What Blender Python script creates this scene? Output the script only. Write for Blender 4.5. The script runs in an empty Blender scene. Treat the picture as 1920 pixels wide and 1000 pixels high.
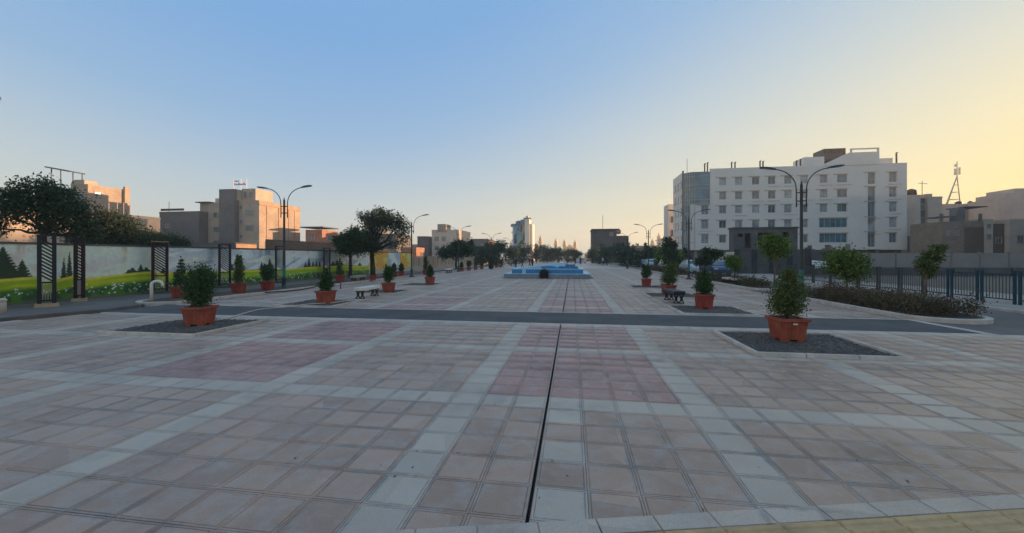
import bpy, math, random
import numpy as np

# ------------------------------------------------------------------ scene, camera, light
sc = bpy.context.scene
COL = sc.collection
YAW = math.atan(113 / 750.0)
CAMH = 1.78
cam_d = bpy.data.cameras.new('camera')
cam = bpy.data.objects.new('camera', cam_d)
COL.objects.link(cam)
cam.location = (0, 0, CAMH)
cam.rotation_euler = (math.radians(90), 0, YAW)
cam_d.sensor_width = 36.0
cam_d.lens = 36.0 * 750 / 1920
cam_d.shift_y = -18 / 1920.0
cam_d.clip_start = 0.05
cam_d.clip_end = 6000
sc.camera = cam

SUN_AZ = math.radians(57)      # measured from +Y towards +X
SUN_EL = math.radians(5.0)
world = bpy.data.worlds.new('World')
sc.world = world
world.use_nodes = True
wn = world.node_tree.nodes
wl = world.node_tree.links
wn.clear()
sky = wn.new('ShaderNodeTexSky')
sky.sky_type = 'NISHITA'
sky.sun_disc = False
sky.sun_elevation = SUN_EL
sky.sun_rotation = SUN_AZ
sky.altitude = 900
sky.air_density = 1.0
sky.dust_density = 0.75
sky.ozone_density = 4.0
bg = wn.new('ShaderNodeBackground')
bg.inputs['Strength'].default_value = 0.13
wo = wn.new('ShaderNodeOutputWorld')
# film response for the sky: its luminance (log) picks the hue from clear blue away
# from the sun to cream and yellow towards it
lum = wn.new('ShaderNodeRGBToBW')
wl.new(sky.outputs[0], lum.inputs[0])
lg = wn.new('ShaderNodeMath'); lg.operation = 'LOGARITHM'; lg.inputs[1].default_value = math.e
wl.new(lum.outputs[0], lg.inputs[0])
mr = wn.new('ShaderNodeMapRange')
LN0 = math.log(0.15)
mr.inputs['From Min'].default_value = -2.9 - LN0; mr.inputs['From Max'].default_value = -0.2 - LN0
wl.new(lg.outputs[0], mr.inputs['Value'])
tone = wn.new('ShaderNodeValToRGB')
def s2l(c): return c/12.92 if c <= 0.04045 else ((c+0.055)/1.055)**2.4
stops = [(i/7, -2.9 + 2.7*i/7) for i in range(8)]
te = tone.color_ramp.elements
while len(te) < len(stops): te.new(0.5)
for e_, (p_, x_) in zip(te, stops):
    x_ = max(x_, -2.36)
    col_ = (1.0217+0.0011*x_-0.0981*x_*x_, 0.9364-0.0112*x_-0.0549*x_*x_, 0.6257-0.1750*x_-0.03425*x_*x_)
    e_.position = p_; e_.color = tuple(s2l(min(1.0, c_)) for c_ in col_) + (1.0,)
wl.new(mr.outputs[0], tone.inputs[0])
over = wn.new('ShaderNodeMath'); over.operation = 'MULTIPLY'      # beyond display white the sky keeps its own brightness
over.inputs[1].default_value = 2.2 * 0.15 / 0.74
wl.new(lum.outputs[0], over.inputs[0])
over2 = wn.new('ShaderNodeMath'); over2.operation = 'MAXIMUM'; over2.inputs[1].default_value = 2.2
wl.new(over.outputs[0], over2.inputs[0])
gain = wn.new('ShaderNodeVectorMath'); gain.operation = 'SCALE'
wl.new(tone.outputs[0], gain.inputs[0]); wl.new(over2.outputs[0], gain.inputs['Scale'])
wl.new(gain.outputs[0], bg.inputs[0])
wl.new(bg.outputs[0], wo.inputs[0])

sun_d = bpy.data.lights.new('sun', 'SUN')
sun_d.energy = 2.4
sun_d.angle = math.radians(0.5)
sun_d.color = (1.0, 0.66, 0.40)
sun = bpy.data.objects.new('sun', sun_d)
COL.objects.link(sun)
# direction the light travels is local -Z
sun.rotation_euler = (math.radians(90) - SUN_EL, 0, math.pi - SUN_AZ)
sun.location = (60, 20, 40)

sc.view_settings.view_transform = 'Standard'
sc.view_settings.look = 'None'
sc.view_settings.gamma = 1.0
sc.view_settings.use_curve_mapping = False
sc.view_settings.exposure = 1.9

rng = np.random.default_rng(7)
random.seed(7)
PI = math.pi

# ------------------------------------------------------------------ helpers
class MB:
    def __init__(s):
        s.v = []; s.f = []; s.m = []
    def face(s, idx, m=0):
        s.f.append(tuple(idx)); s.m.append(m)
    def poly(s, pts, m=0):
        b = len(s.v); s.v += [tuple(p) for p in pts]
        s.face(range(b, b + len(pts)), m)
    def box(s, x0, x1, y0, y1, z0, z1, m=0):
        b = len(s.v)
        s.v += [(x0,y0,z0),(x1,y0,z0),(x1,y1,z0),(x0,y1,z0),(x0,y0,z1),(x1,y0,z1),(x1,y1,z1),(x0,y1,z1)]
        for q in ((0,3,2,1),(4,5,6,7),(0,1,5,4),(1,2,6,5),(2,3,7,6),(3,0,4,7)):
            s.face([b+i for i in q], m)
        return s
    def hexa(s, bot, top, m=0):
        b = len(s.v); n = len(bot)
        s.v += [tuple(p) for p in bot] + [tuple(p) for p in top]
        s.face([b+i for i in reversed(range(n))], m)
        s.face([b+n+i for i in range(n)], m)
        for i in range(n):
            j = (i+1) % n
            s.face([b+i, b+j, b+n+j, b+n+i], m)
        return s
    def prism(s, poly, z0, z1, m=0):
        return s.hexa([(x,y,z0) for x,y in poly], [(x,y,z1) for x,y in poly], m)
    def tube(s, path, rad, seg=8, m=0, cap=True):
        n = len(path)
        if not hasattr(rad, '__len__'): rad = [rad]*n
        P = [np.array(p, float) for p in path]
        b = len(s.v); up = None
        for i in range(n):
            t = P[min(i+1,n-1)] - P[max(i-1,0)]
            t = t / (np.linalg.norm(t) + 1e-9)
            if up is None:
                up = np.array([0,0,1.0]) if abs(t[2]) < 0.9 else np.array([1.0,0,0])
            a = np.cross(t, up); a /= (np.linalg.norm(a) + 1e-9)
            up = np.cross(a, t)
            for k in range(seg):
                w = 2*PI*k/seg
                s.v.append(tuple(P[i] + rad[i]*(math.cos(w)*a + math.sin(w)*up)))
        for i in range(n-1):
            for k in range(seg):
                k2 = (k+1) % seg
                s.face((b+i*seg+k, b+i*seg+k2, b+(i+1)*seg+k2, b+(i+1)*seg+k), m)
        if cap:
            s.face([b+k for k in reversed(range(seg))], m)
            s.face([b+(n-1)*seg+k for k in range(seg)], m)
        return s
    def lathe(s, prof, seg=16, c=(0,0,0), m=0):
        b = len(s.v)
        for r, z in prof:
            for k in range(seg):
                w = 2*PI*k/seg
                s.v.append((c[0]+r*math.cos(w), c[1]+r*math.sin(w), c[2]+z))
        for i in range(len(prof)-1):
            for k in range(seg):
                k2 = (k+1) % seg
                s.face((b+i*seg+k, b+i*seg+k2, b+(i+1)*seg+k2, b+(i+1)*seg+k), m)
        s.face([b+k for k in reversed(range(seg))], m)
        s.face([b+(len(prof)-1)*seg+k for k in range(seg)], m)
        return s
    def mesh(s, name, mats, smooth=False):
        me = bpy.data.meshes.new(name)
        me.from_pydata(s.v, [], s.f)
        if not isinstance(mats, (list, tuple)): mats = [mats]
        for mt in mats: me.materials.append(mt)
        if len(mats) > 1: me.polygons.foreach_set('material_index', s.m)
        if smooth: me.polygons.foreach_set('use_smooth', [True]*len(s.f))
        me.update()
        return me
    def build(s, name, mats, parent=None, smooth=False, loc=None):
        return obj(name, s.mesh(name, mats, smooth), parent, loc)

def obj(name, me, parent=None, loc=None, rz=0):
    o = bpy.data.objects.new(name, me)
    COL.objects.link(o)
    if parent is not None: o.parent = parent
    if loc is not None: o.location = loc
    if rz: o.rotation_euler = (0, 0, rz)
    return o

LABELS = []
def tag(o, label, cat, group=None):
    o['label'] = label; o['category'] = cat
    if group: o['group'] = group
    LABELS.append(label)
    return o
def thing(name, label, cat, loc=(0,0,0), rz=0, group=None):
    o = bpy.data.objects.new(name, None)
    COL.objects.link(o)
    o.location = loc; o.rotation_euler = (0,0,rz); o.empty_display_size = 0.2
    return tag(o, label, cat, group)
def struct(o):
    o['kind'] = 'structure'; return o
def stuff(o):
    o['kind'] = 'stuff'; return o
def fastmesh(name, V, quads, mats, smooth=False):
    """V (n,3), quads (m,4) numpy"""
    me = bpy.data.meshes.new(name)
    n, m = len(V), len(quads)
    me.vertices.add(n); me.vertices.foreach_set('co', np.asarray(V, np.float32).ravel())
    me.loops.add(m*4); me.loops.foreach_set('vertex_index', np.asarray(quads, np.int32).ravel())
    me.polygons.add(m)
    me.polygons.foreach_set('loop_start', np.arange(0, m*4, 4, dtype=np.int32))
    if not isinstance(mats, (list, tuple)): mats = [mats]
    for mt in mats: me.materials.append(mt)
    me.update(calc_edges=True)
    me.validate()
    return me

# ------------------------------------------------------------------ materials
def nodes(name):
    m = bpy.data.materials.new(name); m.use_nodes = True
    nt = m.node_tree
    p = nt.nodes['Principled BSDF']
    return m, nt, p
def N(nt, t, **kw):
    n = nt.nodes.new(t)
    for k, v in kw.items(): setattr(n, k, v)
    return n
def L(nt, a, b): nt.links.new(a, b)
def mixc(nt, fac, a, b, mode='MIX'):
    n = N(nt, 'ShaderNodeMix', data_type='RGBA', blend_type=mode)
    for sock, v in ((n.inputs['Factor'], fac), (n.inputs[6], a), (n.inputs[7], b)):
        if hasattr(v, 'is_linked'): L(nt, v, sock)
        elif isinstance(v, (int, float)): sock.default_value = v
        else: sock.default_value = (*v, 1)
    return n.outputs[2]
def ramp(nt, fac, stops):
    n = N(nt, 'ShaderNodeValToRGB')
    el = n.color_ramp.elements
    while len(el) < len(stops): el.new(0.5)
    for e, (p, c) in zip(el, stops):
        e.position = p
        e.color = (*c, 1) if hasattr(c, '__len__') else (c, c, c, 1)
    L(nt, fac, n.inputs[0])
    return n.outputs[0]
def noise(nt, vec, scale, detail=4, rough=0.6):
    n = N(nt, 'ShaderNodeTexNoise')
    n.inputs['Scale'].default_value = scale; n.inputs['Detail'].default_value = detail
    n.inputs['Roughness'].default_value = rough
    L(nt, vec, n.inputs['Vector'])
    return n.outputs['Fac']
def bump(nt, p, h, strength=0.3, dist=0.02):
    b = N(nt, 'ShaderNodeBump')
    b.inputs['Strength'].default_value = strength; b.inputs['Distance'].default_value = dist
    L(nt, h, b.inputs['Height']); L(nt, b.outputs[0], p.inputs['Normal'])

WARM = (1.40, 1.07, 0.86)      # warm tint put into the base colours to offset the blue sky light
def wb(c): return tuple(min(0.9, a*b_) for a, b_ in zip(c, WARM))
def mat(name, col, rough=0.7, var=0.18, scale=3.0, bmp=0.0, bscale=40.0, metal=0.0, world_co=True, spec=0.3):
    """plain painted/stone surface: colour broken by two noises, optional fine bump"""
    col = wb(col)
    m, nt, p = nodes(name)
    if world_co:
        co = N(nt, 'ShaderNodeNewGeometry').outputs['Position']
    else:
        co = N(nt, 'ShaderNodeTexCoord').outputs['Object']
    n1 = noise(nt, co, scale, 5)
    n2 = noise(nt, co, scale*9, 3)
    a = tuple(max(0, c*(1-var)) for c in col); b = tuple(min(1, c*(1+var)) for c in col)
    c1 = ramp(nt, n1, [(0.3, a), (0.7, b)])
    g = ramp(nt, n2, [(0.3, 1-var*0.6), (0.7, 1.0)])
    L(nt, mixc(nt, 1.0, c1, g, 'MULTIPLY'), p.inputs['Base Color'])
    p.inputs['Roughness'].default_value = rough
    p.inputs['Metallic'].default_value = metal
    p.inputs['Specular IOR Level'].default_value = spec
    if bmp: bump(nt, p, noise(nt, co, bscale, 3), bmp, 0.01)
    return m

def tile_mat(name, col, var=0.15, bmp=0.3):
    col = wb(col)
    m, nt, p = nodes(name)
    pos = N(nt, 'ShaderNodeNewGeometry').outputs['Position']
    add = N(nt, 'ShaderNodeVectorMath', operation='ADD'); add.inputs[1].default_value = (0.3, 0.1, 0)
    L(nt, pos, add.inputs[0])
    dv = N(nt, 'ShaderNodeVectorMath', operation='DIVIDE'); dv.inputs[1].default_value = (0.4, 0.4, 100)
    L(nt, add.outputs[0], dv.inputs[0])
    fl = N(nt, 'ShaderNodeVectorMath', operation='FLOOR'); L(nt, dv.outputs[0], fl.inputs[0])
    wnz = N(nt, 'ShaderNodeTexWhiteNoise'); L(nt, fl.outputs[0], wnz.inputs['Vector'])
    a = tuple(c*(1-var) for c in col); b = tuple(c*(1+var) for c in col)
    c1 = ramp(nt, wnz.outputs['Value'], [(0, a), (1, b)])
    st = ramp(nt, noise(nt, pos, 0.9, 6, 0.65), [(0.30, 0.64), (0.45, 0.93), (0.58, 1.0), (0.75, 1.14)])
    c2 = mixc(nt, 1.0, c1, st, 'MULTIPLY')
    # pale cement bloom in patches
    bl = ramp(nt, noise(nt, pos, 4.5, 6, 0.7), [(0.46, 0.0), (0.75, 0.6)])
    c3a = mixc(nt, bl, c2, (0.53, 0.43, 0.365))
    # dirt and dried cement that gather unevenly along the edges of each slab
    fr = N(nt, 'ShaderNodeVectorMath', operation='FRACTION'); L(nt, dv.outputs[0], fr.inputs[0])
    sx = N(nt, 'ShaderNodeSeparateXYZ'); L(nt, fr.outputs[0], sx.inputs[0])
    def m2(op, a, b_):
        n = N(nt, 'ShaderNodeMath', operation=op)
        for i_, v_ in enumerate((a, b_)):
            if hasattr(v_, 'is_linked'): L(nt, v_, n.inputs[i_])
            else: n.inputs[i_].default_value = v_
        return n.outputs[0]
    ex = m2('ABSOLUTE', m2('SUBTRACT', sx.outputs[0], 0.5), 0.0); ey = m2('ABSOLUTE', m2('SUBTRACT', sx.outputs[1], 0.5), 0.0)
    em = m2('MAXIMUM', ex, ey)
    e2 = m2('ADD', em, m2('MULTIPLY', m2('SUBTRACT', noise(nt, pos, 7, 4), 0.5), 0.35))
    pale = ramp(nt, e2, [(0.44, 0.0), (0.53, 0.55)])
    pale2 = m2('MULTIPLY', pale, ramp(nt, noise(nt, pos, 1.3, 3), [(0.42, 0.0), (0.6, 1.0)]))
    c3b = mixc(nt, pale2, c3a, (0.58, 0.49, 0.42))
    drk = m2('MULTIPLY', ramp(nt, e2, [(0.40, 0.0), (0.50, 0.6)]), ramp(nt, noise(nt, pos, 0.8, 4), [(0.45, 0.0), (0.62, 1.0)]))
    c3 = mixc(nt, drk, c3b, (0.19, 0.15, 0.12))
    spill = ramp(nt, noise(nt, pos, 0.33, 5, 0.55), [(0.60, 1.0), (0.66, 0.80), (0.8, 0.74)])
    c3 = mixc(nt, 1.0, c3, spill, 'MULTIPLY')
    fine = ramp(nt, noise(nt, pos, 90, 3), [(0.3, 0.82), (0.65, 1.06)])
    c4 = mixc(nt, 1.0, c3, fine, 'MULTIPLY')
    # small dark spots (gum, oil)
    vor = N(nt, 'ShaderNodeTexVoronoi'); vor.inputs['Scale'].default_value = 1.7
    L(nt, pos, vor.inputs['Vector'])
    sp = ramp(nt, vor.outputs['Distance'], [(0.0, 0.45), (0.022, 0.6), (0.03, 1.0)])
    c5 = mixc(nt, 1.0, c4, sp, 'MULTIPLY')
    L(nt, c5, p.inputs['Base Color'])
    p.inputs['Roughness'].default_value = 0.45
    p.inputs['Specular IOR Level'].default_value = 0.5
    h = mixc(nt, 0.5, noise(nt, pos, 130, 3), noise(nt, pos, 12, 4))
    bump(nt, p, h, bmp, 0.004)
    return m

def leaf_mat(name, cols, rough=0.55, transl=0.25):
    m, nt, p = nodes(name)
    g = N(nt, 'ShaderNodeNewGeometry')
    c = ramp(nt, g.outputs['Random Per Island'], [(i/(len(cols)-1), cc) for i, cc in enumerate(cols)])
    L(nt, c, p.inputs['Base Color'])
    p.inputs['Roughness'].default_value = rough
    p.inputs['Specular IOR Level'].default_value = 0.25
    tr = N(nt, 'ShaderNodeBsdfTranslucent'); L(nt, c, tr.inputs['Color'])
    mx = N(nt, 'ShaderNodeMixShader'); mx.inputs[0].default_value = transl
    L(nt, p.outputs[0], mx.inputs[1]); L(nt, tr.outputs[0], mx.inputs[2])
    L(nt, mx.outputs[0], nt.nodes['Material Output'].inputs['Surface'])
    return m

def attr_mat(name, rough=0.7):
    m, nt, p = nodes(name)
    a = N(nt, 'ShaderNodeAttribute'); a.attribute_name = 'paint'
    co = N(nt, 'ShaderNodeNewGeometry').outputs['Position']
    d = ramp(nt, noise(nt, co, 6, 5), [(0.3, 0.86), (0.7, 1.04)])
    L(nt, mixc(nt, 1.0, a.outputs['Color'], d, 'MULTIPLY'), p.inputs['Base Color'])
    p.inputs['Roughness'].default_value = rough
    p.inputs['Specular IOR Level'].default_value = 0.25
    return m

def glass_mat(name, col, rough=0.08):
    m, nt, p = nodes(name)
    co = N(nt, 'ShaderNodeNewGeometry').outputs['Position']
    n = noise(nt, co, 0.5, 2)
    c = ramp(nt, n, [(0.35, tuple(x*0.6 for x in col)), (0.65, tuple(min(1, x*1.35) for x in col))])
    L(nt, c, p.inputs['Base Color'])
    p.inputs['Roughness'].default_value = rough
    p.inputs['Specular IOR Level'].default_value = 0.8
    return m

def brick_mat(name, col, mortar, sx=2.2, sy=6.5):
    m, nt, p = nodes(name)
    co = N(nt, 'ShaderNodeNewGeometry').outputs['Position']
    sep = N(nt, 'ShaderNodeSeparateXYZ'); L(nt, co, sep.inputs[0])
    ad = N(nt, 'ShaderNodeMath', operation='ADD'); L(nt, sep.outputs[0], ad.inputs[0]); L(nt, sep.outputs[1], ad.inputs[1])
    cb = N(nt, 'ShaderNodeCombineXYZ'); L(nt, ad.outputs[0], cb.inputs[0]); L(nt, sep.outputs[2], cb.inputs[1])
    br = N(nt, 'ShaderNodeTexBrick'); L(nt, cb.outputs[0], br.inputs['Vector'])
    br.inputs['Scale'].default_value = 1.0
    br.inputs['Brick Width'].default_value = 1/sx; br.inputs['Row Height'].default_value = 1/sy
    br.inputs['Mortar Size'].default_value = 0.012
    col = wb(col)
    br.inputs['Color1'].default_value = (*[c*0.85 for c in col], 1)
    br.inputs['Color2'].default_value = (*[min(1, c*1.12) for c in col], 1)
    br.inputs['Mortar'].default_value = (*mortar, 1)
    st = ramp(nt, noise(nt, co, 0.35, 6, 0.65), [(0.3, 0.72), (0.7, 1.1)])
    L(nt, mixc(nt, 1.0, br.outputs['Color'], st, 'MULTIPLY'), p.inputs['Base Color'])
    p.inputs['Roughness'].default_value = 0.85
    return m

M = {}
M['tile_beige'] = tile_mat('paver_beige', (0.375, 0.277, 0.215))
M['tile_grey'] = tile_mat('paver_grey', (0.45, 0.41, 0.352), 0.10)
M['tile_red'] = tile_mat('paver_red', (0.345, 0.20, 0.175))
M['grout'] = mat('grout', (0.19, 0.17, 0.155), 0.9, 0.25, 2, 0.3)
M['asphalt'] = mat('asphalt', (0.088, 0.094, 0.10), 0.8, 0.28, 0.8, 0.5, 160)
M['asphalt_old'] = mat('asphalt_old', (0.14, 0.14, 0.14), 0.85, 0.25, 0.5, 0.5, 120)
M['sidewalk'] = mat('sidewalk_concrete', (0.32, 0.31, 0.29), 0.85, 0.2, 0.7, 0.3, 60)
M['kerb'] = mat('kerb_concrete', (0.47, 0.48, 0.47), 0.8, 0.2, 2.5, 0.35, 70)
M['kerb_dark'] = mat('kerb_dark', (0.12, 0.12, 0.12), 0.85, 0.2, 2.5, 0.35, 70)
M['soil'] = mat('soil', (0.10, 0.078, 0.06), 0.95, 0.35, 2.0, 0.8, 50)
M['gravel'] = mat('gravel', (0.12, 0.115, 0.11), 0.9, 0.5, 18, 0.8, 60)
M['earth'] = mat('earth', (0.17, 0.15, 0.125), 0.95, 0.2, 0.05)
M['tactile'] = mat('tactile_yellow', (0.48, 0.375, 0.215), 0.75, 0.22, 3, 0.3, 80)
M['drain'] = mat('drain_dark', (0.02, 0.02, 0.02), 0.8, 0.2)
M['steel'] = mat('steel', (0.42, 0.42, 0.42), 0.45, 0.15, 8, metal=0.8)
M['iron'] = mat('black_iron', (0.018, 0.018, 0.02), 0.5, 0.2, 8, spec=0.4)
M['pole'] = mat('pole_paint', (0.035, 0.042, 0.05), 0.45, 0.2, 3, spec=0.45)
M['teal'] = mat('teal_paint', (0.03, 0.20, 0.19), 0.5, 0.25, 6)
M['lens'] = mat('lamp_lens', (0.5, 0.5, 0.48), 0.3, 0.05)
M['pot'] = mat('terracotta_plastic', (0.29, 0.082, 0.052), 0.55, 0.32, 4, 0.1, 60, world_co=False)
M['pot_red'] = mat('red_plastic', (0.27, 0.058, 0.048), 0.5, 0.32, 4, 0.1, 60, world_co=False)
M['white'] = mat('white_paint', (0.72, 0.71, 0.68), 0.6, 0.08, 3)
M['bench_slab'] = mat('bench_slab', (0.62, 0.66, 0.66), 0.6, 0.12, 6, 0.1, 60)
M['trellis'] = mat('trellis_paint', (0.016, 0.014, 0.018), 0.5, 0.25, 4, spec=0.4)
M['trellis_red'] = mat('trellis_rust', (0.034, 0.014, 0.014), 0.6, 0.3, 5)
M['trellis_tan'] = mat('trellis_tan', (0.32, 0.22, 0.14), 0.7, 0.2, 5)
M['block'] = mat('concrete_block', (0.38, 0.31, 0.22), 0.85, 0.2, 4, 0.3, 60)
M['mural'] = attr_mat('wall_painting')
M['bark'] = mat('bark', (0.05, 0.038, 0.03), 0.95, 0.35, 6, 0.8, 30)
M['bark_pale'] = mat('bark_pale', (0.16, 0.12, 0.09), 0.95, 0.3, 6, 0.6, 30)
M['leaf_dark'] = leaf_mat('leaf_dark', [(0.026, 0.042, 0.018), (0.05, 0.078, 0.028), (0.09, 0.12, 0.042)])
M['leaf_tree'] = leaf_mat('leaf_tree', [(0.034, 0.045, 0.018), (0.064, 0.082, 0.03), (0.11, 0.115, 0.045)])
M['leaf_dry'] = leaf_mat('leaf_dry', [(0.03, 0.034, 0.018), (0.065, 0.06, 0.03), (0.12, 0.085, 0.045)])
M['leaf_bright'] = leaf_mat('leaf_bright', [(0.06, 0.095, 0.014), (0.12, 0.175, 0.022), (0.22, 0.25, 0.035)])
M['leaf_pot'] = leaf_mat('leaf_pot', [(0.03, 0.055, 0.016), (0.06, 0.105, 0.028), (0.115, 0.17, 0.045)])
M['leaf_olive'] = leaf_mat('leaf_olive', [(0.06, 0.08, 0.018), (0.11, 0.135, 0.032), (0.18, 0.19, 0.055)])
M['leaf_brown'] = leaf_mat('leaf_brown', [(0.055, 0.034, 0.018), (0.11, 0.06, 0.03), (0.17, 0.10, 0.055), (0.085, 0.09, 0.028), (0.06, 0.085, 0.025)])
M['hotel'] = mat('hotel_stone', (0.59, 0.67, 0.70), 0.7, 0.06, 0.25, 0.1, 8)
M['hotel_frame'] = mat('window_frame_grey', (0.36, 0.39, 0.40), 0.5, 0.1)
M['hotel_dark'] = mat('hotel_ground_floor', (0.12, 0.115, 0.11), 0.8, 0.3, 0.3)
M['glass'] = glass_mat('window_glass', (0.15, 0.18, 0.185))
M['glass_teal'] = glass_mat('window_glass_teal', (0.09, 0.18, 0.21), 0.06)
M['glass_pale'] = glass_mat('window_glass_pale', (0.34, 0.36, 0.35), 0.15)
M['glass_dark'] = glass_mat('window_glass_dark', (0.08, 0.095, 0.10), 0.06)
M['dark'] = mat('dark_void', (0.02, 0.02, 0.022), 0.9, 0.2)
M['metal_dark'] = mat('dark_metal', (0.046, 0.060, 0.074), 0.5, 0.2, 3, metal=0.4)
M['conc'] = mat('concrete', (0.18, 0.205, 0.225), 0.9, 0.3, 0.4, 0.3, 10)
M['conc_mid'] = mat('concrete_mid', (0.10, 0.118, 0.132), 0.9, 0.3, 0.4, 0.3, 10)
M['conc_dark'] = mat('concrete_dark', (0.088, 0.105, 0.122), 0.9, 0.3, 0.4, 0.3, 10)
M['hoarding'] = mat('grey_hoarding', (0.22, 0.25, 0.27), 0.7, 0.12, 0.6)
M['cream'] = mat('cream_render', (0.40, 0.38, 0.33), 0.85, 0.15, 0.4)
M['cream2'] = mat('pale_render', (0.50, 0.51, 0.48), 0.85, 0.12, 0.4)
M['warmstone'] = brick_mat('warm_brick', (0.37, 0.33, 0.27), (0.36, 0.30, 0.24))
M['darkbrick'] = brick_mat('dark_brick', (0.135, 0.145, 0.155), (0.2, 0.19, 0.18))
M['brownwall'] = brick_mat('brown_brick', (0.15, 0.115, 0.09), (0.16, 0.13, 0.11))
M['orange_brick'] = brick_mat('orange_brick', (0.40, 0.20, 0.11), (0.35, 0.25, 0.2))
M['grey_pale'] = mat('grey_pale', (0.47, 0.47, 0.44), 0.9, 0.12, 0.3)
M['tan_brick'] = brick_mat('tan_brick', (0.27, 0.24, 0.20), (0.24, 0.22, 0.2))
M['grey_render'] = mat('grey_render', (0.30, 0.29, 0.275), 0.9, 0.15, 0.3)
M['tan'] = mat('tan_wall', (0.38, 0.29, 0.19), 0.9, 0.2, 0.6)
M['navy'] = mat('navy_roof', (0.03, 0.05, 0.085), 0.6, 0.2, 1)
M['fence_blue'] = mat('fence_blue', (0.009, 0.050, 0.082), 0.5, 0.2, 4)
M['fence_dark'] = mat('fence_dark', (0.05, 0.062, 0.07), 0.5, 0.2, 4)
M['f_blue'] = mat('fountain_blue', (0.03, 0.20, 0.46), 0.35, 0.18, 3, spec=0.5)
M['f_pale'] = mat('fountain_pale', (0.30, 0.58, 0.80), 0.4, 0.15, 3, spec=0.5)
M['f_grey'] = mat('fountain_plinth', (0.20, 0.27, 0.36), 0.55, 0.18, 3)
M['gold'] = mat('gold', (0.62, 0.40, 0.14), 0.4, 0.15, 2, metal=0.6)
M['hose_white'] = mat('hose_white', (0.55, 0.54, 0.50), 0.6, 0.1, 6)
M['hose_black'] = mat('hose_black', (0.02, 0.02, 0.02), 0.5, 0.2, 6)
M['tyre'] = mat('tyre', (0.02, 0.02, 0.02), 0.8, 0.1)
M['red_light'] = mat('red_lens', (0.35, 0.02, 0.015), 0.3, 0.1)

def water_mat():
    m, nt, p = nodes('pool_water')
    co = N(nt, 'ShaderNodeNewGeometry').outputs['Position']
    c = ramp(nt, noise(nt, co, 1.5, 3), [(0.3, (0.16, 0.26, 0.34)), (0.7, (0.22, 0.34, 0.42))])
    L(nt, c, p.inputs['Base Color'])
    p.inputs['Roughness'].default_value = 0.05
    p.inputs['Specular IOR Level'].default_value = 0.6
    bump(nt, p, noise(nt, co, 7, 3), 0.15, 0.02)
    return m
M['water'] = water_mat()
def car_mat(name, col):
    m, nt, p = nodes(name)
    co = N(nt, 'ShaderNodeTexCoord').outputs['Object']
    c = ramp(nt, noise(nt, co, 3, 3), [(0.3, tuple(x*0.88 for x in col)), (0.7, col)])
    L(nt, c, p.inputs['Base Color'])
    p.inputs['Roughness'].default_value = 0.3
    p.inputs['Coat Weight'].default_value = 0.5
    return m

# ------------------------------------------------------------------ the ground
b = MB(); b.poly([(-2500,-400,-0.10),(2500,-400,-0.10),(2500,4000,-0.10),(-2500,4000,-0.10)])
struct(b.build('ground', M['earth']))

T = 0.4
ROAD0, ROAD1 = 10.7, 12.9
PL, PR = -14.6, 9.35          # plaza edges beyond the road
def left_edge(y):             # kerb line on the near left
    return -15.7 + (y-8.8)*0.33 if y > 8.8 else -15.7 + (y-8.8)*0.1
BX = 0.241                    # slope of the paved border at the camera's feet
def border_y(x): return 2.735 + BX*x
beds = {}
for side, x0 in (('r', 3.35), ('l', -10.65)):
    for k, y0 in enumerate((7.85, 12.98, 18.05, 23.3)):
        if side == 'l' and k == 0: beds[(side,k)] = (x0-0.3, x0+2.35, y0-0.15, y0+2.2)
        elif k == 0: beds[(side,k)] = (x0-0.1, x0+2.42, y0-0.1, y0+2.2)
        else: beds[(side,k)] = (x0, x0+2.25, y0, y0+2.2)
def in_bed(x0, x1, y0, y1):
    for (a, c, d, e) in beds.values():
        if x0 > a-0.02 and x1 < c+0.02 and y0 > d-0.02 and y1 < e+0.02: return True
    return False
SLOT = 0.016
def tile_list():
    out = []
    rows = [(4.7+T*j, 'n', j) for j in range(-9, 15)] + [(ROAD1+T*k, 'f', k) for k in range(0, 125)]
    for y, zone, j in rows:
        cross = (j % 7 == 0 and j >= 0) if zone == 'n' else (j % 7 == 3)
        for i in range(-42, 36):
            x = -0.3 + T*i
            if zone == 'n':
                if x < left_edge(y+T) or x > 13.2: continue
                if x > -1.4 and y + T < border_y(x): continue
            else:
                if x < PL or x + T > PR + 0.1: continue
                if -6.2 < x < 1.6 and 32.6 < y < 39.6: continue
            if in_bed(x, x+T, y, y+T): continue
            if cross or i % 7 == 4: c = 1
            else:
                c = 0
                red_col = (-2 <= i <= 3) or (-16 <= i <= -11)
                if red_col and ((zone == 'n' and j > 0) or (zone == 'f' and j < 14)): c = 2
                elif zone == 'n' and j < 0 and i == 0: c = 1 if j % 2 else 0
            off = SLOT if i >= 0 else -SLOT
            out.append((x + off*max(0, 1-abs(i+0.5)/6.0), y, c, zone))
    return out
CAMF = (-math.sin(YAW), math.cos(YAW)); CAMR = (math.cos(YAW), math.sin(YAW))
def proj(x, y, z=0):
    Z = x*CAMF[0] + y*CAMF[1]; X = x*CAMR[0] + y*CAMR[1]
    if Z < 0.3: return None
    return 960 + 750*X/Z, 482 + 750*(CAMH-z)/Z
tiles = tile_list()
def ring(x, y, h, z): return [(x-h,y-h,z),(x+h,y-h,z),(x+h,y+h,z),(x-h,y+h,z)]
TILE_RINGS = [(0.1975, -0.025), (0.1975, -0.003), (0.1945, 0.0), (0.1815, 0.0), (0.1785, -0.0055), (0.1745, -0.0055), (0.1715, 0.0005)]
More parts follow.
